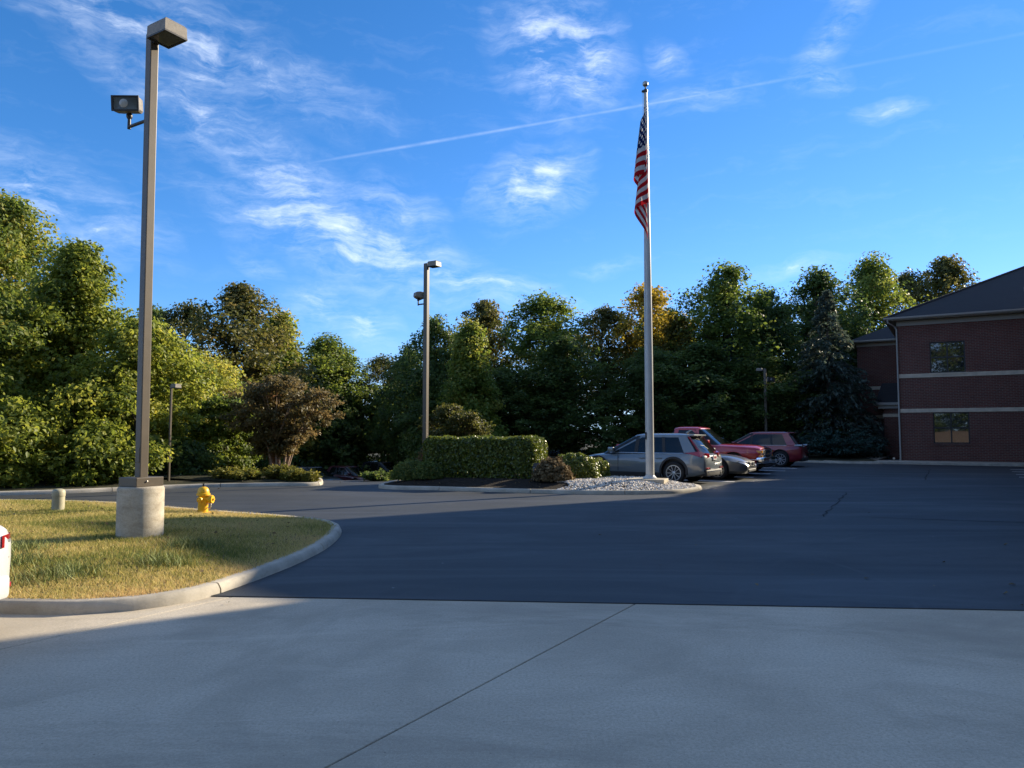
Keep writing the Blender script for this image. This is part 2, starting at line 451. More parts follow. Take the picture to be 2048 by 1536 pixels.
def leaf_mat(name, stops, trans=.38, rough=.5, spec=.35):
    m = bpy.data.materials.new(name); m.use_nodes = True
    t = NT(m.node_tree); o = t.node('ShaderNodeOutputMaterial')
    at = t.node('ShaderNodeAttribute', attribute_name='tint')
    oi = t.node('ShaderNodeObjectInfo')
    f = t.math('ADD', at.outputs['Fac'], t.math('MULTIPLY', t.math('SUBTRACT', oi.outputs['Random'], .5), .22))
    c = t.ramp(f, stops)
    b = t.node('ShaderNodeBsdfPrincipled'); t.link(c, b.inputs['Base Color']); b.inputs['Roughness'].default_value = rough; b.inputs['Specular IOR Level'].default_value = spec
    tr = t.node('ShaderNodeBsdfTranslucent')
    hs = t.node('ShaderNodeHueSaturation'); hs.inputs['Value'].default_value = 1.5; hs.inputs['Hue'].default_value = .488; t.link(c, hs.inputs['Color']); t.link(hs.outputs[0], tr.inputs[0])
    mx = t.node('ShaderNodeMixShader'); mx.inputs[0].default_value = trans
    t.link(b.outputs[0], mx.inputs[1]); t.link(tr.outputs[0], mx.inputs[2]); t.link(mx.outputs[0], o.inputs[0])
    MATS[name] = m
leaf_mat('leaf_green', [(.0, (.050, .088, .016)), (.45, (.135, .190, .028)), (.8, (.260, .270, .044)), (1, (.40, .32, .07))], .52)
leaf_mat('leaf_yellow', [(.0, (.085, .120, .017)), (.4, (.190, .235, .032)), (.75, (.34, .345, .052)), (1, (.50, .40, .075))], .52)
leaf_mat('leaf_olive', [(.0, (.040, .052, .012)), (.5, (.105, .110, .022)), (.8, (.175, .145, .034)), (1, (.22, .15, .04))], .45)
leaf_mat('leaf_dark', [(.0, (.034, .064, .018)), (.5, (.085, .135, .030)), (.85, (.150, .195, .042)), (1, (.22, .22, .05))], .5)
leaf_mat('leaf_gold', [(.0, (.09, .095, .014)), (.5, (.28, .23, .026)), (.85, (.45, .33, .03)), (1, (.48, .27, .04))], .5)
leaf_mat('leaf_bronze', [(.0, (.065, .062, .020)), (.4, (.160, .128, .045)), (.75, (.26, .185, .070)), (.93, (.30, .175, .08)), (1, (.42, .045, .055))], .4)
leaf_mat('leaf_hedge', [(.0, (.045, .072, .012)), (.5, (.125, .165, .022)), (.85, (.22, .245, .038)), (1, (.30, .28, .07))], .3, .35, .5)
leaf_mat('leaf_juniper', [(.0, (.08, .088, .014)), (.5, (.19, .19, .030)), (1, (.31, .27, .05))], .35)
leaf_mat('needle_blue', [(.0, (.034, .056, .046)), (.5, (.072, .105, .080)), (.9, (.130, .150, .100)), (1, (.17, .16, .10))], .3)
leaf_mat('needle_teal', [(.0, (.012, .040, .030)), (.5, (.022, .065, .050)), (1, (.040, .085, .060))], .15)
leaf_mat('twig_dry', [(.0, (.07, .052, .026)), (.5, (.17, .125, .065)), (1, (.29, .22, .12))], .15, .8, .1)
leaf_mat('grass_blade', [(.0, (.11, .15, .030)), (.22, (.24, .24, .055)), (.5, (.45, .37, .11)), (.8, (.58, .48, .20)), (1, (.56, .40, .17))], .35, .6, .2)
pmat('bark', (.075, .058, .042), .9, noise=8, namp=.4, bump=.6, bscale=14)
pmat('bark_pale', (.30, .21, .15), .8, noise=6, namp=.35, bump=.3, bscale=14)
pmat('hedge_core', (.010, .012, .006), 1.0, spec=.1)
M = MATS

# ================================================================== SETTING
rng = np.random.default_rng(7)
rnd = random.Random(11)
TH = R(-30.7)                                     # the whole site is laid out on this heading
E2 = Vector((math.cos(TH), math.sin(TH))); N2 = Vector((-math.sin(TH), math.cos(TH)))

def sm(x):
    x = min(1, max(0, x)); return x * x * (3 - 2 * x)
def H(x, y):
    """height of the paving: level in front, falling away to the lower lot at the back left"""
    return -2.4 * sm((y - 24.0) / 25) * sm((2.5 - x) / 7)
def HG(x, y):
    return H(x, y) - 2.6 * sm((y - 58) / 45) - 4 * sm((y - 110) / 400)

def sheet(name, xs, ys, zf, mat, smooth=True):
    v = [(x, y, zf(x, y)) for y in ys for x in xs]; k = len(xs)
    f = [(j * k + i, j * k + i + 1, (j + 1) * k + i + 1, (j + 1) * k + i) for j in range(len(ys) - 1) for i in range(k - 1)]
    me = bpy.data.meshes.new(name); me.from_pydata(v, [], f); me.update()
    me.polygons.foreach_set('use_smooth', [smooth] * len(me.polygons))
    return link(name, me, mat)

xs = [-1500, -700, -300, -150, -90] + [float(x) for x in np.arange(-60, 61, 2.5)] + [90, 150, 300, 700, 1500]
ys = [-1500, -600, -200, -80, -40] + [float(y) for y in np.arange(-20, 111, 2.5)] + [140, 200, 300, 500, 900, 1500]
tag(sheet('ground', xs, ys, lambda x, y: HG(x, y) - .06, M['woodland']), 'wooded earth ground spreading under trees to the horizon', 'ground', kind='structure')

# asphalt
def y_edge(x): return 7.24 - .0787 * x
cols = [float(x) for x in np.arange(-46, 50.1, 1.0)]; v = []; nr = 52
for j in range(nr):
    for x in cols:
        y = y_edge(x) + (0 if j < 2 else (j - 1) * 1.0)
        v.append((x, y, -.05 if j == 0 else H(x, y) + .010))
k = len(cols)
f = [(j * k + i, j * k + i + 1, (j + 1) * k + i + 1, (j + 1) * k + i) for j in range(nr - 1) for i in range(k - 1)]
me = bpy.data.meshes.new('asphalt_lot'); me.from_pydata(v, [], f); me.update()
asphalt = tag(link('asphalt_lot', me, M['asphalt']), 'dark sealed asphalt parking lot and drive', 'asphalt', kind='structure')

# concrete apron in slabs divided by saw joints
apron = empty('concrete_apron', (1.16, 7.17, 0), TH); tag(apron, 'pale concrete apron with straight saw joint in foreground', 'concrete', kind='structure')
for i in range(-7, 5):
    u0, u1 = 3.5 * i + .006, 3.5 * (i + 1) - .006
    MB().bbox(u0, u1, -20, 3.4, -.12, 0, .006).build('slab', M['concrete'], apron)
link('joint_filler', MB().box(-24, 17, -19.9, 3.3, -.13, -.014).mesh('joint_filler'), M['mulch'], apron)

# crack sealing lines in the asphalt
def ribbon(name, pts, w, mat, parent, dz=.016, jit=.04, kind=None):
    fine = []
    for a, b_ in zip(pts[:-1], pts[1:]):
        d = (Vector(b_) - Vector(a)); k_ = max(2, int(d.length / .35))
        for q in range(k_): fine.append(Vector(a) + d * q / k_)
    fine.append(Vector(pts[-1]))
    vs, fs = [], []
    for i, p in enumerate(fine):
        d = (fine[min(i + 1, len(fine) - 1)] - fine[max(i - 1, 0)]).normalized(); nn = Vector((-d.y, d.x))
        c_ = p + nn * rnd.uniform(-jit, jit); ww = w * rnd.uniform(.5, 1.2)
        for s_ in (-1, 1):
            q = c_ + nn * ww * s_ / 2; vs.append((q.x, q.y, H(q.x, q.y) + dz))
    fs = [(2 * i, 2 * i + 1, 2 * i + 3, 2 * i + 2) for i in range(len(fine) - 1)]
    mb = MB().add(vs, fs); o = mb.build(name, mat, parent, fix=False)
    return o
pmat('tar', (.010, .010, .011), .85, spec=.2)
for pts in ([(2.6, 15.3), (6.0, 14.6), (8.6, 13.6), (12.5, 12.8)], [(5.9, 14.4), (8.9, 20.1)], [(14.0, 25.6), (18.4, 33.2)], [(7.5, 13.9), (9.2, 13.5), (10.2, 13.7)]):
    ribbon('crack_seal', pts, .026, M['tar'], asphalt)

# ------------------------------------------------------------------ kerbs
def smooth_poly(pts, closed=False, step=.28):
    P_ = [Vector(p) for p in pts]; out = []; k_ = len(P_)
    segs = range(k_ if closed else k_ - 1)
    for i in segs:
        if closed: a, b_, c_, d_ = P_[(i - 1) % k_], P_[i], P_[(i + 1) % k_], P_[(i + 2) % k_]
        else: a, b_, c_, d_ = P_[max(i - 1, 0)], P_[i], P_[i + 1], P_[min(i + 2, k_ - 1)]
        mm = max(1, int((c_ - b_).length / step))
        for q in range(mm):
            s_ = q / mm
            out.append(.5 * ((2 * b_) + (c_ - a) * s_ + (2 * a - 5 * b_ + 4 * c_ - d_) * s_ ** 2 + (3 * b_ - a - 3 * c_ + d_) * s_ ** 3))
    if not closed: out.append(P_[-1])
    return out

def kerb(pts, label, closed=False, h=.115, w=.17, seg=2.9, inward=1, zf=H):
    """kerb run: outer toe line given, body lies to the left of the run"""
    L = smooth_poly(pts, closed)
    root = empty('kerb', (0, 0, 0)); tag(root, label, 'kerb', kind='structure')
    prof = [(0, -.06), (.008, h * .45), (.026, h - .028), (.038, h - .010), (.058, h), (w, h - .004), (w, -.06)]
    nn = []
    k_ = len(L)
    for i in range(k_):
        a = L[(i - 1) % k_] if closed else L[max(i - 1, 0)]; b_ = L[(i + 1) % k_] if closed else L[min(i + 1, k_ - 1)]
        d = (b_ - a).normalized(); nn.append(Vector((-d.y, d.x)) * inward)
    idx = list(range(k_)) + ([0] if closed else [])
    run, acc_, prev = [idx[0]], 0.0, L[idx[0]]
    chunks = []
    for i in idx[1:]:
        acc_ += (L[i] - prev).length; prev = L[i]; run.append(i)
        if acc_ > seg: chunks.append(run); run = [i]; acc_ = 0
    if len(run) > 1: chunks.append(run)
    for ch in chunks:
        rings = []
        for q, i in enumerate(ch):
            p = L[i].copy()
            if q == 0: p += (L[ch[1]] - L[ch[0]]).normalized() * .009
            if q == len(ch) - 1: p -= (L[ch[-1]] - L[ch[-2]]).normalized() * .009
            wob = rnd.uniform(-.004, .004)
            rings.append([(p.x + nn[i].x * (a + (wob if a < .1 else 0)), p.y + nn[i].y * (a + (wob if a < .1 else 0)), zf(p.x, p.y) + z) for a, z in prof])
        MB().loft(rings).build('kerb_segment', M['kerb_concrete'], root, smooth=35)
    return L, nn

class Star:
    """star shaped raised bed: outline + mounded top"""
    def __init__(s, L, nn, c, w, z0, z1, edge):
        s.c = Vector(c); s.z0, s.z1, s.edge = z0, z1, edge
        pts = [L[i] + nn[i] * w for i in range(len(L))]
        an = [(math.atan2(p.y - s.c.y, p.x - s.c.x), (p - s.c).length) for p in pts]; an.sort()
        s.a = np.array([a for a, _ in an]); s.r = np.array([r for _, r in an])
    def rad(s, ang): return float(np.interp(ang, s.a, s.r, period=2 * math.pi))
    def z(s, x, y):
        d = Vector((x, y)) - s.c; r = s.rad(math.atan2(d.y, d.x))
        return s.z0 + (s.z1 - s.z0) * sm((r - d.length) / s.edge)
    def inside(s, x, y, margin=0.0):
        d = Vector((x, y)) - s.c; return d.length < s.rad(math.atan2(d.y, d.x)) - margin
    def surf(s, name, mat, label, cat, parent=None):
        k_, nrg = 160, 14; v_ = [(s.c.x, s.c.y, s.z(s.c.x, s.c.y))]; f_ = []
        for j in range(1, nrg + 1):
            for i in range(k_):
                a = -math.pi + 2 * math.pi * i / k_; q = j / nrg; q = 1 - (1 - q) ** 1.6; r = s.rad(a) * q + (.02 if j == nrg else 0)
                x, y = s.c.x + r * math.cos(a), s.c.y + r * math.sin(a); v_.append((x, y, s.z(x, y)))
        for i in range(k_): f_.append((0, 1 + i, 1 + (i + 1) % k_))
        for j in range(nrg - 1):
            for i in range(k_):
                a, b_ = 1 + j * k_ + i, 1 + j * k_ + (i + 1) % k_; f_.append((a, a + k_, b_ + k_, b_))
        o = MB().add(v_, f_).build(name, mat, parent, smooth=179)
        return tag(o, label, cat, kind='structure')

lawn_pts = [(-8, 7.0), (-5.6, 6.86), (-4.54, 6.76), (-3.85, 6.73), (-3.4, 6.88), (-3.0, 7.32), (-2.82, 7.91), (-2.67, 8.75), (-2.57, 9.67), (-2.55, 10.63), (-2.66, 11.81), (-2.84, 12.53), (-3.2, 13.15), (-3.75, 13.6), (-4.6, 14.1), (-5.8, 14.75), (-7.2, 15.6), (-8.5, 16.4), (-11.3, 17.1), (-15, 16.7), (-18, 14.2), (-18.4, 11), (-16.5, 8.2), (-12.5, 7.3)]
Lk, Ln = kerb(lawn_pts, 'curved concrete kerb round the yellowed lawn with the lamp post', closed=True, h=.11, seg=2.6)
lawn = Star(Lk, Ln, (-8.0, 11.3), .15, .095, .20, 2.2)
lawn.surf('lawn', M['turf'], 'dry soil and thatch of the small kerbed lawn', 'lawn')

isl_pts = [(-3.95, 22.3), (-3.85, 21.75), (-3.29, 21.28), (-2.29, 21.05), (-.87, 20.54), (.48, 20.03), (1.76, 19.60), (2.92, 19.52), (3.99, 19.70), (4.76, 20.2), (5.30, 21.1), (5.42, 22.0), (5.0, 22.9), (3.6, 23.75), (2.3, 24.5), (0, 25.9), (-2.2, 26.4), (-3.5, 24.8)]
Ik, In = kerb(isl_pts, 'concrete kerb round the planted island under the flagpole', closed=True, h=.115, seg=2.5)
isl = Star(Ik, In, (.9, 22.4), .15, .10, .27, 1.3)
isl.surf('island_bed', M['mulch'], 'dark mulch bed of the planted island', 'mulch')

# bed at the back left, rising from the drive
bl = [(-44, 8.5), (-30, 13.0), (-20, 16.4), (-13.04, 19.24), (-10.9, 20.6), (-9.9, 21.6), (-8.6, 22.25), (-7.2, 22.55), (-6.3, 22.6), (-5.85, 22.95), (-5.95, 23.8), (-6.6, 26), (-8.2, 30), (-10.5, 35)]
Bk, Bn = kerb(bl, 'long concrete kerb along the tree bed across the drive', h=.115, seg=2.8)
v, f = [], []; nd_ = 10
for i, p in enumerate(Bk):
    q0 = p + Bn[i] * .15
    back = Vector((-16, 13)) if p.y < 22.5 else Vector((-22, 4))
    for j in range(nd_):
        q = q0 + back * (j / (nd_ - 1)) ** 1.4; v.append((q.x, q.y, H(q.x, q.y) + .105 + .25 * sm(j / 5)))
for i in range(len(Bk) - 1):
    for j in range(nd_ - 1): f.append((i * nd_ + j, i * nd_ + j + 1, (i + 1) * nd_ + j + 1, (i + 1) * nd_ + j))
tag(MB().add(v, f).build('tree_bed', M['woodland'], smooth=179), 'leaf littered bed under the left hand trees', 'bed', kind='structure')

# bed with junipers at the back right, beside the brick building
br_pts = [(19.0, 38.6), (17.6, 39.0), (16.6, 40.1), (15.6, 41.2), (14.0, 43.0), (12.0, 45.0), (8.0, 47.2), (3.0, 48.2), (-3, 49.5)]
Rk, Rn = kerb(br_pts, 'low concrete kerb along the shaded bed beside the brick building', h=.12, seg=3, inward=-1)
v, f = [], []
for i, p in enumerate(Rk):
    q0 = p + Rn[i] * .15
    for j in range(nd_):
        q = q0 + Vector((3, 14)) * (j / (nd_ - 1)) ** 1.4; v.append((q.x, q.y, H(q.x, q.y) + .105 + .2 * sm(j / 5)))
for i in range(len(Rk) - 1):
    for j in range(nd_ - 1): f.append((i * nd_ + j, i * nd_ + j + 1, (i + 1) * nd_ + j + 1, (i + 1) * nd_ + j))
tag(MB().add(v, f).build('shrub_bed', M['woodland'], smooth=179), 'shaded mulch bed below the wood edge', 'bed', kind='structure')

# bark bank and lower verge behind the viewer (mirrored in the building's windows)
sheet_b = sheet('bank', [float(x) for x in np.arange(-60, 41, 4)], [-60, -45, -34, -30, -26, -22, -18, -15], lambda x, y: -.02 + 1.9 * sm((-15 - y) / 9), M['bark_bank'])
tag(sheet_b, 'bare bark covered bank behind the viewer', 'bank', kind='structure')

# parking stall lines
stalls = [(7.28, 24.69), (8.66, 27.05), (10.07, 29.37), (11.45, 31.6), (12.8, 33.85), (14.1, 36.1)]
ords = ['nearest', 'second nearest', 'third nearest', 'fourth', 'fifth', 'farthest']
for (x, y), od in zip(stalls, ords):
    p = Vector((x, y)); d = Vector((-.875, .485))
    o = ribbon('parking_line', [p, p + d * 5.2], .24, M['line_paint'], None, dz=.015, jit=.003)
    tag(o, 'white painted stall line in the left row, %s to the viewer' % od, 'line', 'stall lines of the left row', 'structure')
for i, (x, y) in enumerate([(21.74, 32.92), (20.57, 31.03), (19.37, 28.99), (18.28, 27.2)]):
    p = Vector((x, y)); o = ribbon('parking_line', [p, p + E2 * 4.6], .22, M['line_paint'], None, dz=.015, jit=.003)
    tag(o, 'white painted stall line at the right edge, number %d from the building' % (i + 1), 'line', 'stall lines at the right edge', 'structure')

# ================================================================== BRICK BUILDING
bld = empty('brick_building', (21.0, 40.6, 0), TH)
tag(bld, 'two storey brick office building with hipped shingle roof and pale bands', 'building')
EV = 7.42                                          # underside of the frieze
def bpart(name, mb, mat, parent=bld, smooth=None): return mb.build(name, M[mat], parent, smooth)
# window openings of the front, (u0,u1,z0,z1)
wins = [(1.54, 3.19, 1.05, 2.69), (1.50, 3.12, 4.78, 6.44), (7.4, 9.05, 1.05, 2.69), (7.4, 9.05, 4.78, 6.44)]
def wall_front(u0, u1, z0, z1, holes, w, depth=.3):
    """front wall in pieces round real openings"""
    us = sorted({u0, u1, *[h[0] for h in holes], *[h[1] for h in holes]}); zs = sorted({z0, z1, *[h[2] for h in holes], *[h[3] for h in holes]})
    vs, fs, idx = [], [], {}
    def vid(u, z, y):
        if (u, z, y) not in idx: idx[(u, z, y)] = len(vs); vs.append((u, y, z))
        return idx[(u, z, y)]
    for a, b_ in zip(us[:-1], us[1:]):
        for c_, d_ in zip(zs[:-1], zs[1:]):
            if any(h[0] <= a and b_ <= h[1] and h[2] <= c_ and d_ <= h[3] for h in holes): continue
            fs.append((vid(a, c_, w), vid(b_, c_, w), vid(b_, d_, w), vid(a, d_, w)))
    for h in holes:
        for (p, q) in (((h[0], h[2]), (h[1], h[2])), ((h[1], h[2]), (h[1], h[3])), ((h[1], h[3]), (h[0], h[3])), ((h[0], h[3]), (h[0], h[2]))):
            fs.append((vid(p[0], p[1], w), vid(q[0], q[1], w), vid(q[0], q[1], w + depth), vid(p[0], p[1], w + depth)))
    return MB().add(vs, fs)
mbw = wall_front(0, 22, -.3, EV, wins, 0)
mbw.add([(0, 0, -.3), (0, 16, -.3), (0, 16, EV), (0, 0, EV)], [(0, 1, 2, 3)])
mbw.add([(22, 0, -.3), (22, 16, -.3), (22, 16, EV), (22, 0, EV)], [(0, 1, 2, 3)])
mbw.add([(0, 16, -.3), (22, 16, -.3), (22, 16, EV), (0, 16, EV)], [(0, 1, 2, 3)])
link('wall', mbw.mesh('wall', fix=False), M['brick'], bld)
bpart('band', MB().bbox(.0, 22.02, -.035, .06, 4.56, 4.775, .006), 'limestone')
bpart('band', MB().bbox(.0, 22.02, -.035, .06, 2.695, 2.90, .006), 'limestone')
bpart('frieze', MB().box(-.03, 22.03, -.05, .2, EV - .02, 7.66).box(-.05, .2, .2, 16, EV - .02, 7.66), 'frieze_paint')
bpart('soffit', MB().box(-.5, 22.5, -.5, 16.5, 7.662, 7.70), 'frieze_paint')
rf = MB()
e0, e1, f0, f1, zr, rz_ = -.55, 22.55, -.55, 16.55, 7.80, 12.0
rd = (f1 - f0) / 2
rf.add([(e0, f0, zr), (e1, f0, zr), (e1, f1, zr), (e0, f1, zr), (e0 + rd, f0 + rd, rz_), (e1 - rd, f0 + rd, rz_)], [(0, 1, 5, 4), (1, 2, 5), (2, 3, 4, 5), (3, 0, 4), (3, 2, 1, 0)])
roof = bpart('roof', rf, 'shingle')
bpart('hip_cap', MB().tube([(e0, f0, zr + .02), (e0 + rd, f0 + rd, rz_ + .03)], .07, 6), 'shingle', roof)
def gutter(a, b_, parent=bld, z=7.70):
    prof = [(-.0, 0), (.10, 0), (.14, .05), (.145, .125), (.125, .125), (.0, .10)]
    a, b_ = Vector(a), Vector(b_); d = (b_ - a).normalized(); o_ = Vector((d.y, -d.x))
    return bpart('gutter', MB().loft([[(p.x + o_.x * q, p.y + o_.y * q, z + zz) for q, zz in prof] for p in (a, b_)]), 'gutter_paint', parent)
gutter((-.64, -.5), (22.6, -.5)); gutter((-.5, 16.5), (-.5, -.5))
dp = [(-.42, -.58, 7.70), (-.42, -.56, 7.55), (-.12, -.10, 7.38), (-.04, -.07, 7.22), (-.04, -.07, .25), (-.06, -.16, .12)]
bpart('downspout', MB().tube(dp, .045, 8), 'gutter_paint', smooth=40)
# windows: frame, four panes each, sill
for i, (u0, u1, z0, z1) in enumerate(wins):
    um, zm = (u0 + u1) / 2, (z0 + z1) / 2
    fr = MB()
    for (a, b_, c_, d_) in ((u0, u1, z0, z0 + .06), (u0, u1, z1 - .06, z1), (u0, u0 + .06, z0 + .06, z1 - .06), (u1 - .06, u1, z0 + .06, z1 - .06), (um - .035, um + .035, z0 + .06, z1 - .06), (u0 + .06, um - .035, zm - .035, zm + .035), (um + .035, u1 - .06, zm - .035, zm + .035)):
        fr.box(a, b_, .07, .16, c_, d_)
    wnd = bpart('window', fr, 'window_frame')
    for (a, b_) in ((u0 + .06, um - .035), (um + .035, u1 - .06)):
        for (c_, d_) in ((z0 + .06, zm - .035), (zm + .035, z1 - .06)):
            tl = [rnd.uniform(-.0012, .0012) for _ in range(4)]
            MB().add([(a, .13 + tl[0], c_), (b_, .13 + tl[1], c_), (b_, .13 + tl[2], d_), (a, .13 + tl[3], d_)], [(0, 1, 2, 3)]).build('pane', M['window_glass'] if 'window_glass' in M else pmat('window_glass', (.02, .024, .026), .015, spec=1.0, coat=1.0), wnd, fix=False)
    MB().box(u0 - .05, u1 + .05, -.06, .3, z0 - .075, z0 - .002).build('sill', M['limestone'] if z0 > 3 else M['brick'], wnd)
    MB().box(u0 + .02, u1 - .02, .60, .62, z0, z1).build('blind', pmat('blind_cloth', (.20, .19, .17), .9), wnd)
# set back rear wing with its own hip, entrance canopy, door recess
wv_ = 8.8
wl = MB(); wl.box(-2.95, .0, wv_, 15.5, -.3, EV - .1)
bpart('wing_wall', wl, 'brick')
bpart('band', MB().bbox(-2.98, -.004, wv_ - .035, wv_ + .1, 4.44, 4.65, .006), 'limestone')
bpart('band', MB().bbox(-2.98, -.75, wv_ - .035, wv_ + .1, 2.55, 2.76, .006), 'limestone')
bpart('frieze', MB().box(-2.98, -.002, wv_ - .05, wv_ + .2, EV - .12, 7.52), 'frieze_paint')
bpart('soffit', MB().box(-3.45, -.002, wv_ - .5, 16, 7.522, 7.56), 'frieze_paint')
w2 = MB().add([(-3.5, wv_ - .55, 7.64), (-.01, wv_ - .55, 7.64), (-.01, 16, 7.64), (-3.5, 16, 7.64), (-.01, wv_ + 2.9, 9.35), (-.01, 13, 9.35)], [(0, 1, 4), (0, 4, 5, 3), (3, 5, 2), (0, 3, 2, 1), (1, 2, 5, 4)])
bpart('wing_roof', w2, 'shingle')
gutter((-3.6, wv_ - .5), (-.005, wv_ - .5), z=7.55)
cn = bpart('canopy', MB().add([(-1.75, 6.4, 3.5), (-.004, 6.4, 3.5), (-.004, wv_, 3.5), (-1.75, wv_, 3.5), (-1.4, 7.3, 4.75), (-.004, 7.3, 4.75), (-.004, wv_, 4.75), (-1.4, wv_, 4.75)], [(0, 1, 5, 4), (0, 4, 7, 3), (4, 5, 6, 7), (0, 3, 2, 1)]), 'shingle')
bpart('canopy_trim', MB().bbox(-1.85, -.006, 6.3, 8.6, 3.33, 3.498, .01).bbox(-1.6, -.006, 6.5, 8.6, 3.12, 3.328, .01), 'gutter_paint', cn)
bpart('pier', MB().box(-1.3, -.008, 6.75, 7.5, -.2, 3.118), 'brick')
bpart('pier_band', MB().bbox(-1.36, -.01, 6.69, 7.56, 2.60, 2.80, .006), 'limestone')
bpart('door', MB().box(-2.3, -1.4, wv_ - .03, wv_ + .05, .1, 2.2), 'window_frame')
bpart('spigot', MB().lathe([(.03, 0), (.06, .02), (.06, .08), (.02, .1)], 10, M=Matrix.Translation((-.35, -.25, .22)) @ Matrix.Rotation(R(80), 4, 'X')), 'limestone', smooth=40)
# walk along the front and path to the entrance
walk = empty('walkway', (21.0, 40.6, 0), TH); tag(walk, 'pale concrete walk along the foot of the brick building', 'walkway', kind='structure')
for i in range(8): MB().bbox(-1.2 + 3 * i, 1.79 + 3 * i, -2.45, -.02, -.1, .13, .012).build('slab', M['kerb_concrete'], walk)
MB().bbox(-3.6, -1.21, -2.45, wv_, -.1, .128, .012).build('slab', M['kerb_concrete'], walk)

# unseen brick wing added right of the view, shaped to cast the lot's shadow
adj = empty('added_shade_wing', (22.0, 31.0, 0), TH)
tag(adj, 'unseen brick wing added right of the view to shade the lot', 'building')
wv2 = MB()
wv2.add([(0, 0, -.3), (0, -14.6, -.3), (0, -14.6, 8.05), (0, 0, 14.1), (9, 0, -.3), (9, -14.6, -.3), (9, -14.6, 8.05), (9, 0, 14.1)], [(0, 1, 2, 3), (4, 7, 6, 5), (0, 3, 7, 4), (1, 5, 6, 2), (0, 4, 5, 1)])
wv2.box(0.02, 6.5, -25, -14.62, -.3, 11.6)
link('wall', wv2.mesh('wall'), M['brick'], adj)
MB().box(.04, 9, .002, 6.6, -.3, 8.6).build('shade_link_wall', M['brick'], adj)  # added lower block, its height set by the shadow edge beyond the island
MB().box(-.05, 9.1, .21, 6.7, 8.6, 8.8).build('shade_link_coping', M['limestone'], adj)
MB().add([(-.25, .2, 14.32), (-.25, -14.7, 8.07), (9.2, -14.7, 8.07), (9.2, .2, 14.32), (-.25, .2, 14.18), (-.25, -14.7, 7.94), (9.2, -14.7, 7.94), (9.2, .2, 14.18)], [(0, 1, 2, 3), (4, 7, 6, 5), (0, 4, 5, 1), (1, 5, 6, 2), (2, 6, 7, 3), (3, 7, 4, 0)]).build('roof', M['shingle'], adj)
MB().box(-.06, 6.6, -25.1, -14.56, 11.6, 11.85).build('parapet', M['limestone'], adj)
for k0 in (-3.6, -7.2, -10.8, -18.0, -22.0):
    for z0 in (1.0, 5.0):
        wd = MB().box(-.03, .05, k0 - .8, k0 + .8, z0, z0 + 1.7).build('window', M['window_frame'], adj)
        MB().box(-.04, -.032, k0 - .72, k0 + .72, z0 + .08, z0 + 1.62).build('pane', M['window_glass'], wd)
MB().box(-.035, .05, -25.02, .02, 2.75, 3.0).build('band', M['limestone'], adj)

# ================================================================== VEGETATION
def leaf_mesh(name, P_, Nrm, size, tint, mat, aspect=1.5, axis=None):
    """P_ leaf centres, Nrm facing, one folded lozenge per leaf (two triangles joined on the midrib)"""
    k_ = len(P_)
    Nrm = Nrm / (np.linalg.norm(Nrm, axis=1, keepdims=True) + 1e-9)
    ref = rng.normal(size=(k_, 3)) if axis is None else axis
    T = ref - Nrm * (ref * Nrm).sum(1, keepdims=True); T /= (np.linalg.norm(T, axis=1, keepdims=True) + 1e-9)
    B = np.cross(Nrm, T)
    L_ = (size * .5 * math.sqrt(aspect))[:, None]; W_ = (size * .5 / math.sqrt(aspect))[:, None]
    fold = Nrm * W_ * .45
    v_ = np.stack([P_ - T * L_, P_ + B * W_ + fold - T * L_ * .1, P_ + T * L_, P_ - B * W_ + fold - T * L_ * .1], 1).reshape(-1, 3)
    base = np.arange(k_)[:, None] * 4
    f_ = np.concatenate([base + np.array([0, 1, 2]), base + np.array([0, 2, 3])], 1).reshape(-1)
    me = bpy.data.meshes.new(name)
    me.vertices.add(k_ * 4); me.vertices.foreach_set('co', v_.astype(np.float32).ravel())
    me.loops.add(k_ * 6); me.loops.foreach_set('vertex_index', f_.astype(np.int32))
    me.polygons.add(k_ * 2); me.polygons.foreach_set('loop_start', np.arange(0, k_ * 6, 3, dtype=np.int32))
    try: me.polygons.foreach_set('loop_total', np.full(k_ * 2, 3, dtype=np.int32))
    except Exception: pass
    a_ = me.attributes.new('tint', 'FLOAT', 'FACE'); a_.data.foreach_set('value', np.repeat(tint, 2).astype(np.float32))
    me.materials.append(mat)
    me.update(calc_edges=True)
    return me

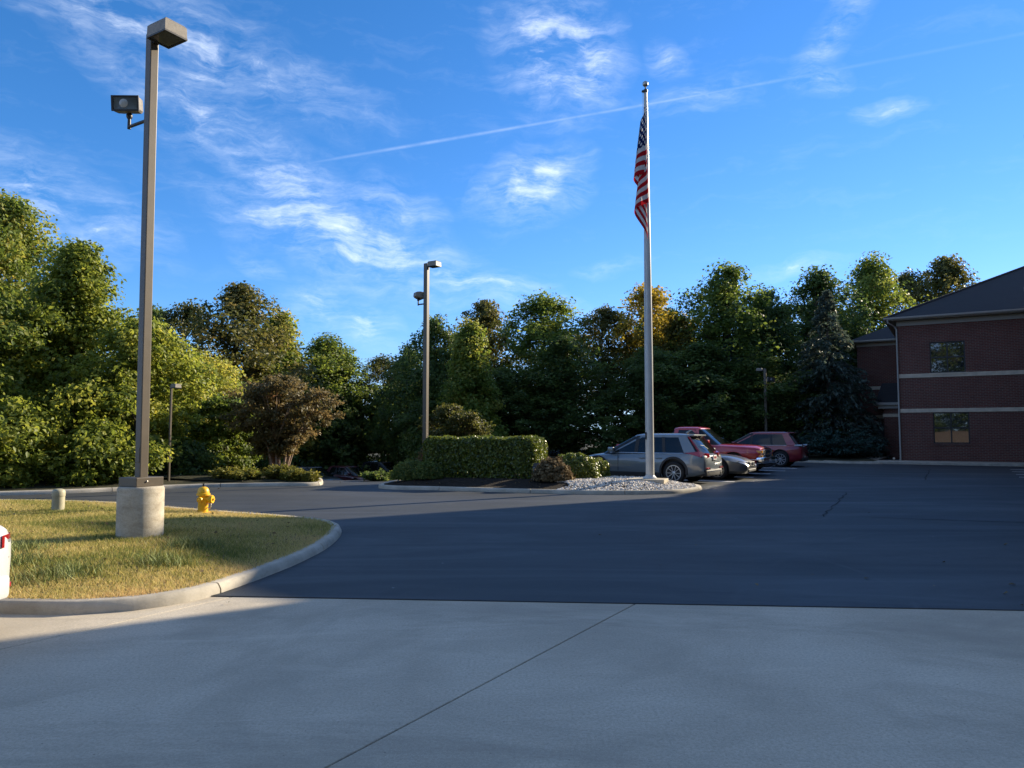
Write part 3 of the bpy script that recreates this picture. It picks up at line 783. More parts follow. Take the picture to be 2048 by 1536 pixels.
PROFILES = {
    'ovoid': lambda h: np.sin(np.pi * np.clip(h, 0, 1) ** .8) ** .6,
    'round': lambda h: np.sqrt(np.clip(1 - (2 * h - 1) ** 2, 0, 1)),
    'cone': lambda h: np.clip(1.06 - h, .05, 1) ** .75 * np.clip(h * 8, 0, 1) ** .5,
    'vase': lambda h: np.clip(.25 + 1.1 * h, 0, 1) * np.sqrt(np.clip(1 - np.clip((h - .55) / .45, 0, 1) ** 2, 0, 1)),
    'dome': lambda h: np.sqrt(np.clip(1 - h ** 2, 0, 1)),
    'column': lambda h: np.clip(h * 6, 0, 1) ** .5 * np.clip((1 - h) * 2.2, 0, 1) ** .6,
}
def crown_points(r_, Rr, z0, z1, shape, clumps, per, cr, flat=.65, outer=.55, lobes=.28, top_bias=1.0, gap=0.0):
    """clump centres through the crown's volume, leaves round each centre"""
    h = r_.random(clumps) ** (1 / top_bias); ang = r_.random(clumps) * 2 * np.pi
    ph = r_.random(6) * 6.28
    lob = 1 + lobes * (np.sin(2 * ang + ph[0] + 5 * h) * .5 + np.sin(3 * ang + ph[1] - 7 * h) * .35 + np.sin(5 * ang + ph[2] + 11 * h) * .3)
    if gap: lob *= np.where(np.sin(9 * h + 2.2 * ang + ph[3]) > 1 - gap, .45, 1)
    rad = PROFILES[shape](h) * Rr * lob * r_.random(clumps) ** outer
    zc = z0 + (z1 - z0) * h + r_.normal(0, .02 * (z1 - z0), clumps)
    C_ = np.stack([rad * np.cos(ang), rad * np.sin(ang), zc], 1)
    sz = cr * r_.uniform(.55, 1.35, clumps)
    idx = np.repeat(np.arange(clumps), per)
    D = r_.normal(size=(len(idx), 3)); D /= np.linalg.norm(D, axis=1, keepdims=True)
    D *= (r_.random(len(idx)) ** .45)[:, None]
    D[:, 2] *= flat
    P_ = C_[idx] + D * sz[idx][:, None]
    out = np.stack([np.cos(ang), np.sin(ang), np.full(clumps, .55)], 1)[idx]
    return C_, P_, D, out, idx

def make_tree(name, seed, Rr, top, base, shape, clumps, per, cr, leaf, mat, bark='bark', trunk_r=.16, limbs=34, flat=.65, outer=.5, tint=(.1, .75), lobes=.3, gap=0.0, top_bias=1.0, droop=.25, lean=0.0, aspect=1.5, hue2=None):
    r_ = np.random.default_rng(seed)
    root = empty(name)
    C_, P_, D, out, idx = crown_points(r_, Rr, base, top, shape, clumps, per, cr, flat, outer, lobes, top_bias, gap)
    keep = P_[:, 2] > .05
    P_, D, out, idx = P_[keep], D[keep], out[keep], idx[keep]
    Nn = r_.normal(size=P_.shape) * .75 + out * .55 + D * .5 + np.array([0, 0, .45])
    ct = r_.uniform(tint[0], tint[1], clumps)
    ti = np.clip(ct[idx] * .65 + r_.uniform(tint[0], tint[1], len(idx)) * .35 + r_.normal(0, .06, len(idx)), 0, 1)
    if hue2 is not None: ti = np.clip(ti + hue2 * np.clip((P_[:, 2] - base) / (top - base), 0, 1) ** 2, 0, 1)
    sz = leaf * r_.uniform(.5, 1.6, len(P_))
    ax = r_.normal(size=P_.shape) + np.array([0, 0, -droop * 3]) + out * .6
    link('crown', leaf_mesh('crown', P_, Nn, sz, ti, M[mat], aspect, ax), None, root)
    # trunk and limbs
    mb = MB(); zt = base + (top - base) * .82
    npt = 9; tp = []
    wob = r_.normal(0, .05 * Rr, (npt, 2)); wob[0] = 0
    for i in range(npt):
        q = i / (npt - 1); tp.append(Vector((wob[i, 0] * q + lean * q, wob[i, 1] * q, -.25 + (zt + .25) * q)))
    mb.tube(tp, [trunk_r * (1.25 if i == 0 else 1) * (1 - .88 * (i / (npt - 1)) ** .9) for i in range(npt)], 8)
    for ci in r_.choice(clumps, min(limbs, clumps), replace=False):
        c_ = Vector(C_[ci]); zs = max(base * .75 + .1, c_.z - r_.uniform(.25, .7) * math.hypot(c_.x, c_.y) - .3); zs = min(zs, zt * .95)
        q = (zs + .25) / (zt + .25) * (npt - 1); i0 = int(min(max(q, 0), npt - 2)); s_ = tp[i0].lerp(tp[i0 + 1], q - i0)
        mid = s_.lerp(c_, .5) + Vector((r_.normal(0, .12), r_.normal(0, .12), r_.uniform(-.05, .25))) * min(1, Rr / 2)
        r0 = trunk_r * .42 * (1 - .6 * zs / zt)
        mb.tube([s_, s_.lerp(mid, .55), mid, mid.lerp(c_, .6), c_], [r0, r0 * .8, r0 * .6, r0 * .35, .012], 5, caps=False)
    mb.build('trunk', M[bark], root, smooth=60, fix=False)
    return root

def put(root, x, y, label, cat='tree', group=None, sx=1.0, sz=1.0, rz=0.0, z=None):
    root.location = (x, y, (HG(x, y) if z is None else z)); root.scale = (sx, sx, sz); root.rotation_euler = (0, 0, rz)
    root['label'] = label; root['category'] = cat
    if group: root['group'] = group
    return root

# --- near trees on the left, sunlit broadleaves (leaves 10-16 cm)
GW = 'broadleaf trees at the left edge'
put(make_tree('maple_tree', 1, 3.5, 10.3, .3, 'column', 640, 96, .62, .104, 'leaf_green', trunk_r=.2, tint=(.15, .95), outer=.42, lobes=.36, limbs=80, flat=.8, gap=.22), -18.9, 27.6, 'tall dense green tree at the far left edge, highest of the left group', group=GW)
put(make_tree('sycamore_tree', 2, 2.9, 7.8, .2, 'cone', 520, 84, .52, .104, 'leaf_yellow', trunk_r=.15, bark='bark_pale', tint=(.0, .8), outer=.42, lobes=.36, limbs=80, flat=.8, gap=.22), -14.7, 25.2, 'pointed yellow green tree behind the near lamp post', group=GW)
put(make_tree('sycamore_tree', 3, 2.1, 5.2, .1, 'ovoid', 300, 84, .48, .104, 'leaf_yellow', trunk_r=.1, tint=(.05, .85), outer=.42, lobes=.38, flat=.8, gap=.22), -12.3, 24.6, 'low yellow green tree just right of the pointed one', group=GW)
put(make_tree('maple_tree', 4, 2.7, 6.0, .1, 'round', 420, 92, .56, .104, 'leaf_green', trunk_r=.12, tint=(.2, 1.0), outer=.45, flat=.8, gap=.22), -17.0, 23.2, 'low spreading green tree in front of the tallest left tree', group=GW)
put(make_tree('maple_tree', 5, 2.5, 5.2, .4, 'round', 340, 84, .52, .104, 'leaf_yellow', trunk_r=.12, tint=(.3, 1.0), outer=.45, lobes=.38, flat=.8, gap=.22), -13.2, 31.2, 'round golden green tree left of the crape myrtle', group=GW)
put(make_tree('maple_tree', 6, 3.4, 10.6, .3, 'ovoid', 330, 60, .66, .17, 'leaf_green', trunk_r=.2, tint=(.15, .8)), -25.5, 30.5, 'green tree half cut off by the left picture edge', group=GW)
put(make_tree('mimosa_shrub', 7, 1.9, 3.1, .1, 'dome', 220, 80, .40, .10, 'leaf_green', trunk_r=.07, tint=(.0, .6), flat=.4), -10.9, 28.2, 'feathery green shrub tree left of the crape myrtle trunk', 'shrub')

# --- wood behind: a few kinds, each tree placed and sized by itself
kinds = {
    'green': [make_tree('broadleaf_tree', 20 + i, 2.7, 11.0, [3.2, 1.2, 2.4][i], ['ovoid', 'round', 'ovoid'][i], 330, 66, .66, .13, 'leaf_green', flat=.9, trunk_r=.17, tint=(.05, .7), outer=.5, lobes=.50, gap=.30, limbs=60) for i in range(3)],
    'gappy': [make_tree('open_crowned_tree', 30 + i, 2.7, 11.0, [3.6, 4.2][i], ['vase', 'ovoid'][i], 240, 62, .60, .13, 'leaf_olive', flat=.85, trunk_r=.15, tint=(.1, .8), outer=.42, lobes=.5, gap=.4, limbs=60) for i in range(2)],
    'gold': [make_tree('golden_tree', 36, 2.7, 11.0, 3.4, 'ovoid', 270, 64, .60, .13, 'leaf_gold', flat=.85, trunk_r=.16, tint=(.0, .5), lobes=.45, gap=.3, limbs=60, hue2=.4)],
    'dark': [make_tree('dark_tree', 40 + i, 2.7, 11.0, [1.0, 2.0][i], ['ovoid', 'round'][i], 340, 64, .66, .13, 'leaf_dark', flat=.9, trunk_r=.18, tint=(.05, .85), lobes=.45, gap=.25, limbs=60) for i in range(2)],
    'cone': [make_tree('young_tulip_tree', 45, 2.2, 8.6, .4, 'cone', 350, 92, .52, .12, 'leaf_green', flat=.9, trunk_r=.12, tint=(.25, .95), lobes=.25)],
    'low': [make_tree('understorey_tree', 50 + i, 2.7, 5.0, .1, 'dome', 260, 66, .60, .13, 'leaf_dark', trunk_r=.10, tint=(.05, .9), lobes=.4, flat=.55) for i in range(2)],
}
REF = {'green': (2.7, 11), 'gappy': (2.7, 11), 'gold': (2.7, 11), 'dark': (2.7, 11), 'cone': (2.2, 8.6), 'low': (2.7, 5)}
used = {k_: [0] * len(v_) for k_, v_ in kinds.items()}
GT = 'trees of the wood behind the lots'
wood = [
    ('dark', -24.0, 50, 9.5, 2.6, 'dark narrow tree seen just right of the near lamp post'),
    ('gappy', -21.0, 48, 9.6, 2.0, 'small crowned olive tree left of the tallest olive tree'),
    ('gappy', -16.8, 46, 10.4, 3.1, 'tallest olive brown tree rising behind the crape myrtle'),
    ('cone', -18.2, 58, 10.4, 3.2, 'dark green conical tree right of the tallest olive tree'),
    ('green', -15.0, 61, 9.0, 3.3, 'mid green tree above the crape myrtle, left of the skyline dip'),
    ('gappy', -10.9, 63, 7.7, 2.3, 'small thin tree in the dip of the skyline'),
    ('dark', -7.6, 55, 7.7, 2.0, 'small dark tree just left of the middle lamp post'),
    ('dark', -5.2, 50, 8.9, 2.3, 'round topped dark tree right behind the middle lamp post'),
    ('cone', -2.6, 45, 7.8, 2.2, 'light green pointed tree right of the middle lamp post'),
    ('gappy', -1.9, 54, 10.8, 2.5, 'open crowned tree above the light green pointed tree'),
    ('green', 2.1, 52, 11.0, 3.0, 'broad green tree midway between middle lamp post and flagpole'),
    ('gappy', 6.6, 54, 10.4, 2.2, 'narrow open tree left of the golden topped tree'),
    ('gold', 9.75, 54, 12.2, 2.9, 'golden topped tree behind the flagpole'),
    ('gappy', 11.9, 53, 9.6, 2.2, 'open olive tree just right of the flagpole'),
    ('green', 15.0, 52, 12.9, 3.2, 'tallest green tree right of the flagpole'),
    ('dark', 18.5, 54, 11.6, 2.5, 'dark round tree between the tallest green tree and the cedar'),
    ('dark', 23.1, 56, 13.4, 3.2, 'dark tree rising behind the cedar top'),
    ('green', 29.2, 60, 15.2, 3.2, 'leafy green tree beside the brick wing roof'),
    ('gappy', 35.3, 66, 15.4, 2.7, 'open tree behind the lower part of the brick roof'),
    ('gappy', 39.9, 68, 17.2, 3.5, 'airy tree over the hip of the brick roof'),
    ('low', -14.8, 60, 5.6, 3.7, 'dark understorey tree behind the crape myrtle'),
    ('low', -9.6, 62, 5.4, 3.7, 'dark understorey tree behind the dark parked cars'),
    ('green', -6.6, 60, 6.0, 2.6, 'pale green low tree at the bottom of the skyline dip'),
    ('low', -4.4, 49, 4.3, 3.2, 'dark understorey tree behind the middle lamp post'),
    ('dark', -.5, 48.5, 5.6, 2.9, 'dark low tree behind the left part of the hedge'),
    ('dark', 3.2, 47.5, 7.4, 2.6, 'dark full tree behind the right end of the hedge'),
    ('low', 6.2, 47.5, 4.0, 2.9, 'dark understorey tree left of the flagpole foot'),
    ('dark', 9.0, 48.5, 6.9, 2.6, 'dark tree directly behind the flagpole'),
    ('dark', 12.3, 48.5, 7.2, 3.0, 'dark tree behind the red pickup'),
    ('dark', 16.0, 49, 6.4, 2.6, 'dark tree behind the far lamp post'),
    ('low', 19.0, 49.5, 4.6, 3.0, 'dark understorey tree left of the cedar foot'),
    ('dark', 25.6, 55, 8.6, 3.0, 'dark tree between the cedar and the brick wing'),
    ('low', -20.0, 40, 4.2, 3.2, 'dark understorey tree behind the small lamp post'),
    ('low', -16.0, 41, 4.4, 3.0, 'dark understorey tree below the tallest olive tree'),
    ('green', -18.9, 57, 8.6, 3.2, 'green tree filling the skyline left of the tallest olive tree'),
    ('green', -3.8, 59, 9.2, 2.8, 'green tree filling the skyline behind the light green pointed tree'),
    ('gappy', 4.5, 60, 9.6, 2.9, 'olive tree filling the skyline left of the narrow open tree'),
    ('green', 12.6, 61, 11.4, 3.0, 'green tree filling the skyline right of the golden topped tree'),
    ('green', 20.6, 62, 12.6, 3.2, 'green tree filling the skyline left of the cedar'),
    ('dark', 26.6, 64, 13.2, 3.0, 'dark tree filling the skyline right of the cedar'),
    ('green', -14.4, 62, 8.0, 3.0, 'green tree filling the skyline above the crape myrtle'),
    ('low', .8, 56, 5.2, 3.4, 'dim low tree far behind the hedge'),
    ('low', 14.0, 58, 6.0, 3.6, 'dim low tree far behind the red pickup'),
    ('low', -14.5, 60, 5.2, 3.6, 'dim low tree far behind the olive tree'),
    ('low', 22.0, 62, 7.0, 3.6, 'dim low tree far behind the cedar'),
]
for i, (kd, x, y, top, Rr, lab) in enumerate(wood):
    pool = kinds[kd]; j = min(range(len(pool)), key=lambda q: used[kd][q])
    src = pool[j]; o = src if used[kd][j] == 0 else copy_tree(src); used[kd][j] += 1
    zb = HG(x, y); r0, h0 = REF[kd]
    put(o, x, y, lab, 'tree', GT, Rr * (1.22 if kd != 'low' else 1.1) / r0, (top - zb) / h0, (i * 2.399) % 6.28)
# trees on the bank behind the viewer
pos_w = ['first', 'second', 'third', 'fourth', 'fifth', 'sixth', 'seventh', 'eighth']
for i, (x, y, hh) in enumerate([(-34, -31, 11), (-25, -29, 12), (-17, -31, 12.5), (-9, -29, 12), (-1, -31, 13), (7, -29, 12), (16, -31, 12), (26, -31, 11)]):
    o = copy_tree(kinds['green'][i % 3]); put(o, x, y, 'green tree on the bank behind the viewer, %s from its west end' % pos_w[i], 'tree', 'trees on the bank', 2.2, hh * 1.7 / 11, i * 1.7, z=1.7)
    o = copy_tree(kinds['low'][i % 2]); put(o, x + 4, y + 3, 'dark thicket on the bank behind the viewer, %s from its west end' % pos_w[i], 'bush', 'thickets on the bank', 1.7, 1.1, i * 1.3, z=1.6)

# --- blue grey cedar in front of the wood, drooping sprays on level boughs
def make_conifer(name, seed, Rr, top, mat, levels=26, weeping=.5):
    r_ = np.random.default_rng(seed); root = empty(name); Ps, Ns, Ax, Sz = [], [], [], []
    mb = MB(); mb.tube([(0, 0, -.2), (.05, .03, top * .5), (0, 0, top)], [.22, .13, .02], 8)
    for i in range(levels):
        h = .05 + .95 * (i + r_.random() * .6) / levels; L_ = Rr * (1 - h) ** .8 + .15
        for b_ in range(int(5 + 4 * (1 - h))):
            a = r_.random() * 6.283; L = L_ * r_.uniform(.7, 1.12); z0 = top * h
            d = np.array([math.cos(a), math.sin(a), 0]); k_ = int(26 + 60 * L / Rr)
            s_ = r_.random(k_) ** .6
            z = z0 + .22 * L * s_ - weeping * L * s_ ** 2.2
            p = d * (L * s_)[:, None]; p[:, 2] = z
            side = np.array([-d[1], d[0], 0]); p += side * (r_.normal(0, 1, k_) * .16 * L * (.3 + s_) * .5)[:, None]
            p[:, 2] -= np.abs(r_.normal(0, .16, k_)) * (.3 + s_)
            Ps.append(p); Ns.append(r_.normal(size=(k_, 3)) * .6 + np.array([0, 0, .8])); Ax.append(np.tile(d * .8, (k_, 1)) + r_.normal(0, .4, (k_, 3)) + np.array([0, 0, -.55])); Sz.append(r_.uniform(.13, .27, k_))
            mb.tube([(0, 0, z0 - .1), tuple(d * L * .5 + np.array([0, 0, z0 + .06 * L])), tuple(d * L * .95 + np.array([0, 0, z0 + .22 * L - weeping * L]))], [.03, .018, .006], 4, caps=False)
    P_ = np.concatenate(Ps); ti = np.clip(r_.normal(.45, .22, len(P_)) + .25 * (P_[:, 2] / top - .4), 0, 1)
    link('crown', leaf_mesh('crown', P_, np.concatenate(Ns), np.concatenate(Sz), ti, M[mat], 3.2, np.concatenate(Ax)), None, root)
    mb.build('trunk', M['bark'], root, fix=False)
    return root
put(make_conifer('cedar_tree', 61, 3.7, 10.9, 'needle_blue', 34, .42), 20.3, 48.0, 'blue grey cedar with drooping boughs left of the brick wing')
put(make_conifer('pine_tree', 62, 2.6, 8.2, 'needle_teal', 24, .25), 14.6, 50.5, 'dark conifer behind the far lamp post')
def make_juniper(name, seed, Rr, top, mat, n_b=60):
    """spreading juniper: fans of sprays reaching up and out"""
    r_ = np.random.default_rng(seed); root = empty(name); Ps, Ns, Ax, Sz = [], [], [], []; mb = MB()
    for b_ in range(n_b):
        a = r_.random() * 6.283; L = Rr * r_.uniform(.45, 1.1); rise = top * r_.uniform(.25, 1.0) * (1.1 - .5 * L / Rr); k_ = 90
        s_ = r_.random(k_) ** .7; d = np.array([math.cos(a), math.sin(a), 0]); p = d * (L * s_)[:, None]; p[:, 2] = rise * (1 - (1 - s_) ** 1.8) + .05
        side = np.array([-d[1], d[0], 0]); p += side * (r_.normal(0, .13, k_) * L * .5)[:, None]; p += r_.normal(0, .05, (k_, 3))
        Ps.append(p); Ns.append(r_.normal(size=(k_, 3)) * .6 + np.array([0, 0, .9])); Ax.append(np.tile(d, (k_, 1)) + r_.normal(0, .45, (k_, 3)) + np.array([0, 0, .25])); Sz.append(r_.uniform(.6, 1.3, k_) * (.11 if Rr > 1 else .07))
        mb.tube([(0, 0, -.05), tuple(d * L * .4 + np.array([0, 0, rise * .55])), tuple(d * L * .9 + np.array([0, 0, rise * .95]))], [.03, .02, .005], 4, caps=False)
    P_ = np.concatenate(Ps); P_[:, 2] = np.maximum(P_[:, 2], .03)
    ti = np.clip(r_.normal(.45, .25, len(P_)), 0, 1)
    link('foliage', leaf_mesh('foliage', P_, np.concatenate(Ns), np.concatenate(Sz), ti, M[mat], 2.6, np.concatenate(Ax)), None, root)
    mb.build('stems', M['bark'], root, fix=False)
    return root
put(make_juniper('juniper_bush', 63, 2.1, 2.0, 'needle_teal', 110), 18.6, 42.6, 'big spreading dark juniper by the brick wing path', 'bush', z=.1)
put(make_juniper('juniper_bush', 64, 1.5, 1.5, 'needle_teal', 70), 16.3, 43.6, 'smaller dark juniper behind the maroon car', 'bush', z=.1)
put(make_juniper('juniper_bush', 65, 1.0, 1.15, 'needle_teal', 50), 20.6, 44.6, 'dark shrub against the shaded brick wing wall', 'bush', z=.1)

# --- crape myrtle: fan of bare pale stems under a bronze crown
def crape_myrtle(name, seed, Rr, top, base, stems, x, y, label, mat='leaf_bronze', shape='vase', reds=3):
    r_ = np.random.default_rng(seed); root = empty(name)
    C_, P_, D, out, idx = crown_points(r_, Rr, base, top, shape, 330, 74, .32, .6, .42, .42, gap=.2)
    Nn = r_.normal(size=P_.shape) * .8 + out * .5 + np.array([0, 0, .4]); ct = r_.uniform(.1, .85, 330)
    ti = np.clip(ct[idx] * .6 + r_.uniform(.0, .85, len(idx)) * .38, 0, .93); red = np.isin(idx, r_.choice(np.where(C_[:, 2] > base + (top - base) * .72)[0], max(reds, 1))); ti[red] = 1 if reds else .9
    link('crown', leaf_mesh('crown', P_, Nn, .085 * r_.uniform(.7, 1.4, len(P_)), ti, M[mat], 1.7), None, root)
    ends = []
    for i in range(stems):
        a = i * 2.4; rr = Rr * r_.uniform(.25, .68); e_ = Vector((rr * math.cos(a), rr * math.sin(a), base + (top - base) * r_.uniform(.25, .6)))
        s_ = Vector((.16 * math.cos(a), .16 * math.sin(a), -.1)); mid = s_.lerp(e_, .5) + Vector((-.12 * rr * math.cos(a), -.12 * rr * math.sin(a), .12))
        MB().tube([s_, s_.lerp(mid, .5), mid, mid.lerp(e_, .5), e_], [.055, .045, .036, .026, .010], 6).build('stem', M['bark_pale'], root, smooth=60)
        ends.append(mid)
    mb = MB()
    for ci in r_.choice(330, 70, replace=False):
        c_ = Vector(C_[ci]); s_ = min(ends, key=lambda q: (q - c_).length); mb.tube([s_, s_.lerp(c_, .5) + Vector((0, 0, .08)), c_], [.02, .013, .005], 4, caps=False)
    mb.build('twigs', M['bark_pale'], root, fix=False)
    return put(root, x, y, label, 'tree')
crape_myrtle('crape_myrtle', 71, 1.9, 3.6, 1.0, 15, -8.25, 26.6, 'bronze leaved crape myrtle with fan of pale bare stems')
crape_myrtle('crape_myrtle', 72, 1.25, 2.95, .35, 9, -2.4, 30.5, 'olive bronze crape myrtle standing behind the hedge', 'leaf_olive', 'vase', 0)

# --- clipped hedge and shrubs of the island
def shrub(name, seed, rx, ry, top, x, y, label, mat='leaf_hedge', leaf=.055, count=9000, core=True, fuzz=.10, rz=0, tint=(.05, .95), box=2.0, z=None, cat='bush', group=None, bark='bark'):
    r_ = np.random.default_rng(seed); root = empty(name)
    def surf(k_, e=box):
        d = r_.normal(size=(k_, 3)); d[:, 2] = np.abs(d[:, 2]); d /= np.linalg.norm(d, axis=1, keepdims=True)
        s_ = (np.abs(d) ** e).sum(1) ** (-1 / e); return d * s_[:, None], d
    q, d = surf(count); u = r_.random(count)[:, None] ** .6
    bmp = 1 + .05 * np.sin(7 * q[:, 0] * 1.3 + seed) * np.sin(6 * q[:, 1] + 2 * seed) + .04 * np.sin(15 * q[:, 0] + 11 * q[:, 2])
    P_ = q * (np.array([rx, ry, top]) * (1 - fuzz * (1 - u) * 2.2) * bmp[:, None]) + r_.normal(0, leaf * .35, (count, 3)); P_[:, 2] = np.maximum(P_[:, 2], .03)
    Nn = d / np.array([rx, ry, top]) * min(rx, ry) + r_.normal(size=P_.shape) * .55
    ti = np.clip(r_.uniform(tint[0], tint[1], count), 0, 1)
    link('foliage', leaf_mesh('foliage', P_, Nn, leaf * r_.uniform(.7, 1.4, count), ti, M[mat], 1.4), None, root)
    if core:
        mb = MB()
        for i in range(26):
            qq, _ = surf(1); e_ = Vector(qq[0] * np.array([rx, ry, top]) * .9); s_ = Vector((e_.x * .35, e_.y * .35, -.05))
            mb.tube([s_, s_.lerp(e_, .5) + Vector((0, 0, .05)), e_], [.018, .012, .004], 4, caps=False)
        mb.build('branches', M[bark], root, fix=False)
    zz = z if z is not None else isl.z(x, y)
    return put(root, x, y, label, cat, group, rz=rz, z=zz)
def box_hedge(seed, rx, ry, top, x, y, rz, label, count=46000, leaf=.06, rad=.26):
    r_ = np.random.default_rng(seed); root = empty('hedge')
    ar = np.array([4 * rx * ry, 2 * ry * top, 2 * ry * top, 2 * rx * top, 2 * rx * top]); f_ = r_.choice(5, count, p=ar / ar.sum()); a_, b_ = r_.uniform(-1, 1, count), r_.uniform(-1, 1, count)
    P_ = np.zeros((count, 3)); Nn = np.zeros((count, 3))
    for k_, m_ in enumerate([f_ == i for i in range(5)]):
        if k_ == 0: P_[m_] = np.stack([a_[m_] * rx, b_[m_] * ry, np.full(m_.sum(), top)], 1); Nn[m_] = (0, 0, 1)
        elif k_ < 3: sg = 1 if k_ == 1 else -1; P_[m_] = np.stack([np.full(m_.sum(), sg * rx), a_[m_] * ry, (b_[m_] + 1) / 2 * top], 1); Nn[m_] = (sg, 0, 0)
        else: sg = 1 if k_ == 3 else -1; P_[m_] = np.stack([a_[m_] * rx, np.full(m_.sum(), sg * ry), (b_[m_] + 1) / 2 * top], 1); Nn[m_] = (0, sg, 0)
    q = np.clip(P_, [-rx + rad, -ry + rad, 0], [rx - rad, ry - rad, top - rad]); d = P_ - q; ln = np.linalg.norm(d, axis=1, keepdims=True) + 1e-6
    P_ = q + d / ln * np.minimum(ln, rad); wv__ = .02 * np.sin(4 * P_[:, :1] + 2) + .015 * np.sin(9 * P_[:, :1] + 5 * P_[:, 1:2])
    P_ += Nn * (wv__ - .12 * (1 - r_.random((count, 1)) ** .5)) + r_.normal(0, .018, (count, 3)); P_[:, 2] = np.maximum(P_[:, 2], .02)
    thin = (P_[:, 2] < .22) & (r_.random(count) < .55); P_, Nn = P_[~thin], Nn[~thin]; k_ = len(P_)
    link('foliage', leaf_mesh('foliage', P_, Nn + r_.normal(size=P_.shape) * .6, leaf * r_.uniform(.7, 1.4, k_), r_.uniform(.05, .95, k_), M['leaf_hedge'], 1.4), None, root)
    mb = MB()
    for i in range(150):
        e_ = Vector((r_.uniform(-.95, .95) * rx, r_.uniform(-.9, .9) * ry, r_.uniform(.5, .93) * top)); s_ = Vector((e_.x * .95 + r_.normal(0, .1), e_.y * .4, -.1))
        mb.tube([s_, s_.lerp(e_, .5) + Vector((r_.normal(0, .08), r_.normal(0, .08), 0)), e_], [.022, .015, .005], 4, caps=False)
    mb.build('branches', M['bark'], root, fix=False)
    return put(root, x, y, label, 'hedge', rz=rz, z=isl.z(x, y) - .03)
box_hedge(81, 1.78, .85, 1.22, -.82, 23.25, R(-16), 'long clipped evergreen hedge with square shoulders on the island')
shrub('bush', 82, .74, .62, .70, 1.85, 22.3, 'round clipped green bush between hedge and gravel', leaf=.055, count=11000, box=2.6)
shrub('bush', 83, .42, .45, .55, 2.55, 22.9, 'darker round bush beside the grey car nose', leaf=.05, count=7000, box=2.4)
shrub('dry_shrub', 84, .58, .5, .62, 1.15, 21.2, 'brown dry twiggy shrub in front of the round bush', mat='twig_dry', leaf=.07, count=5200, fuzz=.32, box=2.0)
shrub('bush', 85, .62, .5, .55, -3.0, 22.6, 'dull bush at the left tip of the island', leaf=.05, count=7000, mat='leaf_dark', box=2.3, tint=(.3, 1))
shrub('dry_shrub', 86, .3, .3, .95, -2.75, 23.6, 'sparse brown shoot shrub left of the hedge', mat='leaf_bronze', leaf=.06, count=900, fuzz=.4)
shrub('dry_shrub', 87, .45, .35, .5, -2.45, 22.0, 'small dull green shrub before the hedge left end', mat='leaf_dark', leaf=.05, count=4200, fuzz=.25, tint=(.3, 1))
JG = 'low golden junipers along the tree bed kerb'
for i, (x, y, r1, lab) in enumerate([(-8.9, 23.6, .5, 'low golden juniper, leftmost beside the tree bed kerb'), (-8.25, 23.4, .42, 'low golden juniper, second from the left on the bed'), (-7.35, 24.0, .62, 'largest low golden juniper in front of the crape myrtle'), (-6.75, 23.6, .42, 'low golden juniper at the bed tip by the drive'), (-6.2, 23.3, .25, 'tiny golden juniper at the very tip of the bed')]):
    put(make_juniper('low_juniper', 90 + i, r1, r1 * .85, 'leaf_juniper', 46), x, y, lab, 'bush', JG, z=.1)
put(make_juniper('low_juniper', 97, .55, .30, 'leaf_dark', 40), -4.6, 25.6, 'flat green creeper on the slope beside the island', 'bush', z=H(-4.6, 25.6))
for i, (x, y, rr, hh, lab) in enumerate([(-13.9, 20.9, 1.5, 2.3, 'leafy bush at the kerb under the pointed yellow tree'), (-16.3, 19.9, 1.6, 2.8, 'leafy bush at the kerb near the left edge'), (-12.0, 21.9, 1.1, 1.7, 'leafy bush at the kerb right of the near lamp pedestal'), (-10.9, 24.9, .8, 1.1, 'shaded bush behind the small lamp post'), (-19.2, 18.6, 1.4, 2.2, 'leafy bush cut off by the left picture edge'), (-15.4, 21.4, 1.7, 3.5, 'tall leafy shrub behind the kerb bushes, left of the near lamp post'), (-18.2, 20.9, 1.8, 4.2, 'tall leafy shrub near the left edge behind the kerb bushes')]):
    o = make_tree('kerb_bush', 100 + i, rr, hh, .05, 'ovoid', 130 if i < 5 else 240, 80, .42 if i < 5 else .5, .10, 'leaf_yellow' if i not in (3, 6) else ('leaf_dark' if i == 3 else 'leaf_green'), trunk_r=.04, limbs=16, tint=(.0, .75), lobes=.7, gap=.3, flat=.8); put(o, x, y, lab, 'bush', 'bushes along the tree bed kerb')

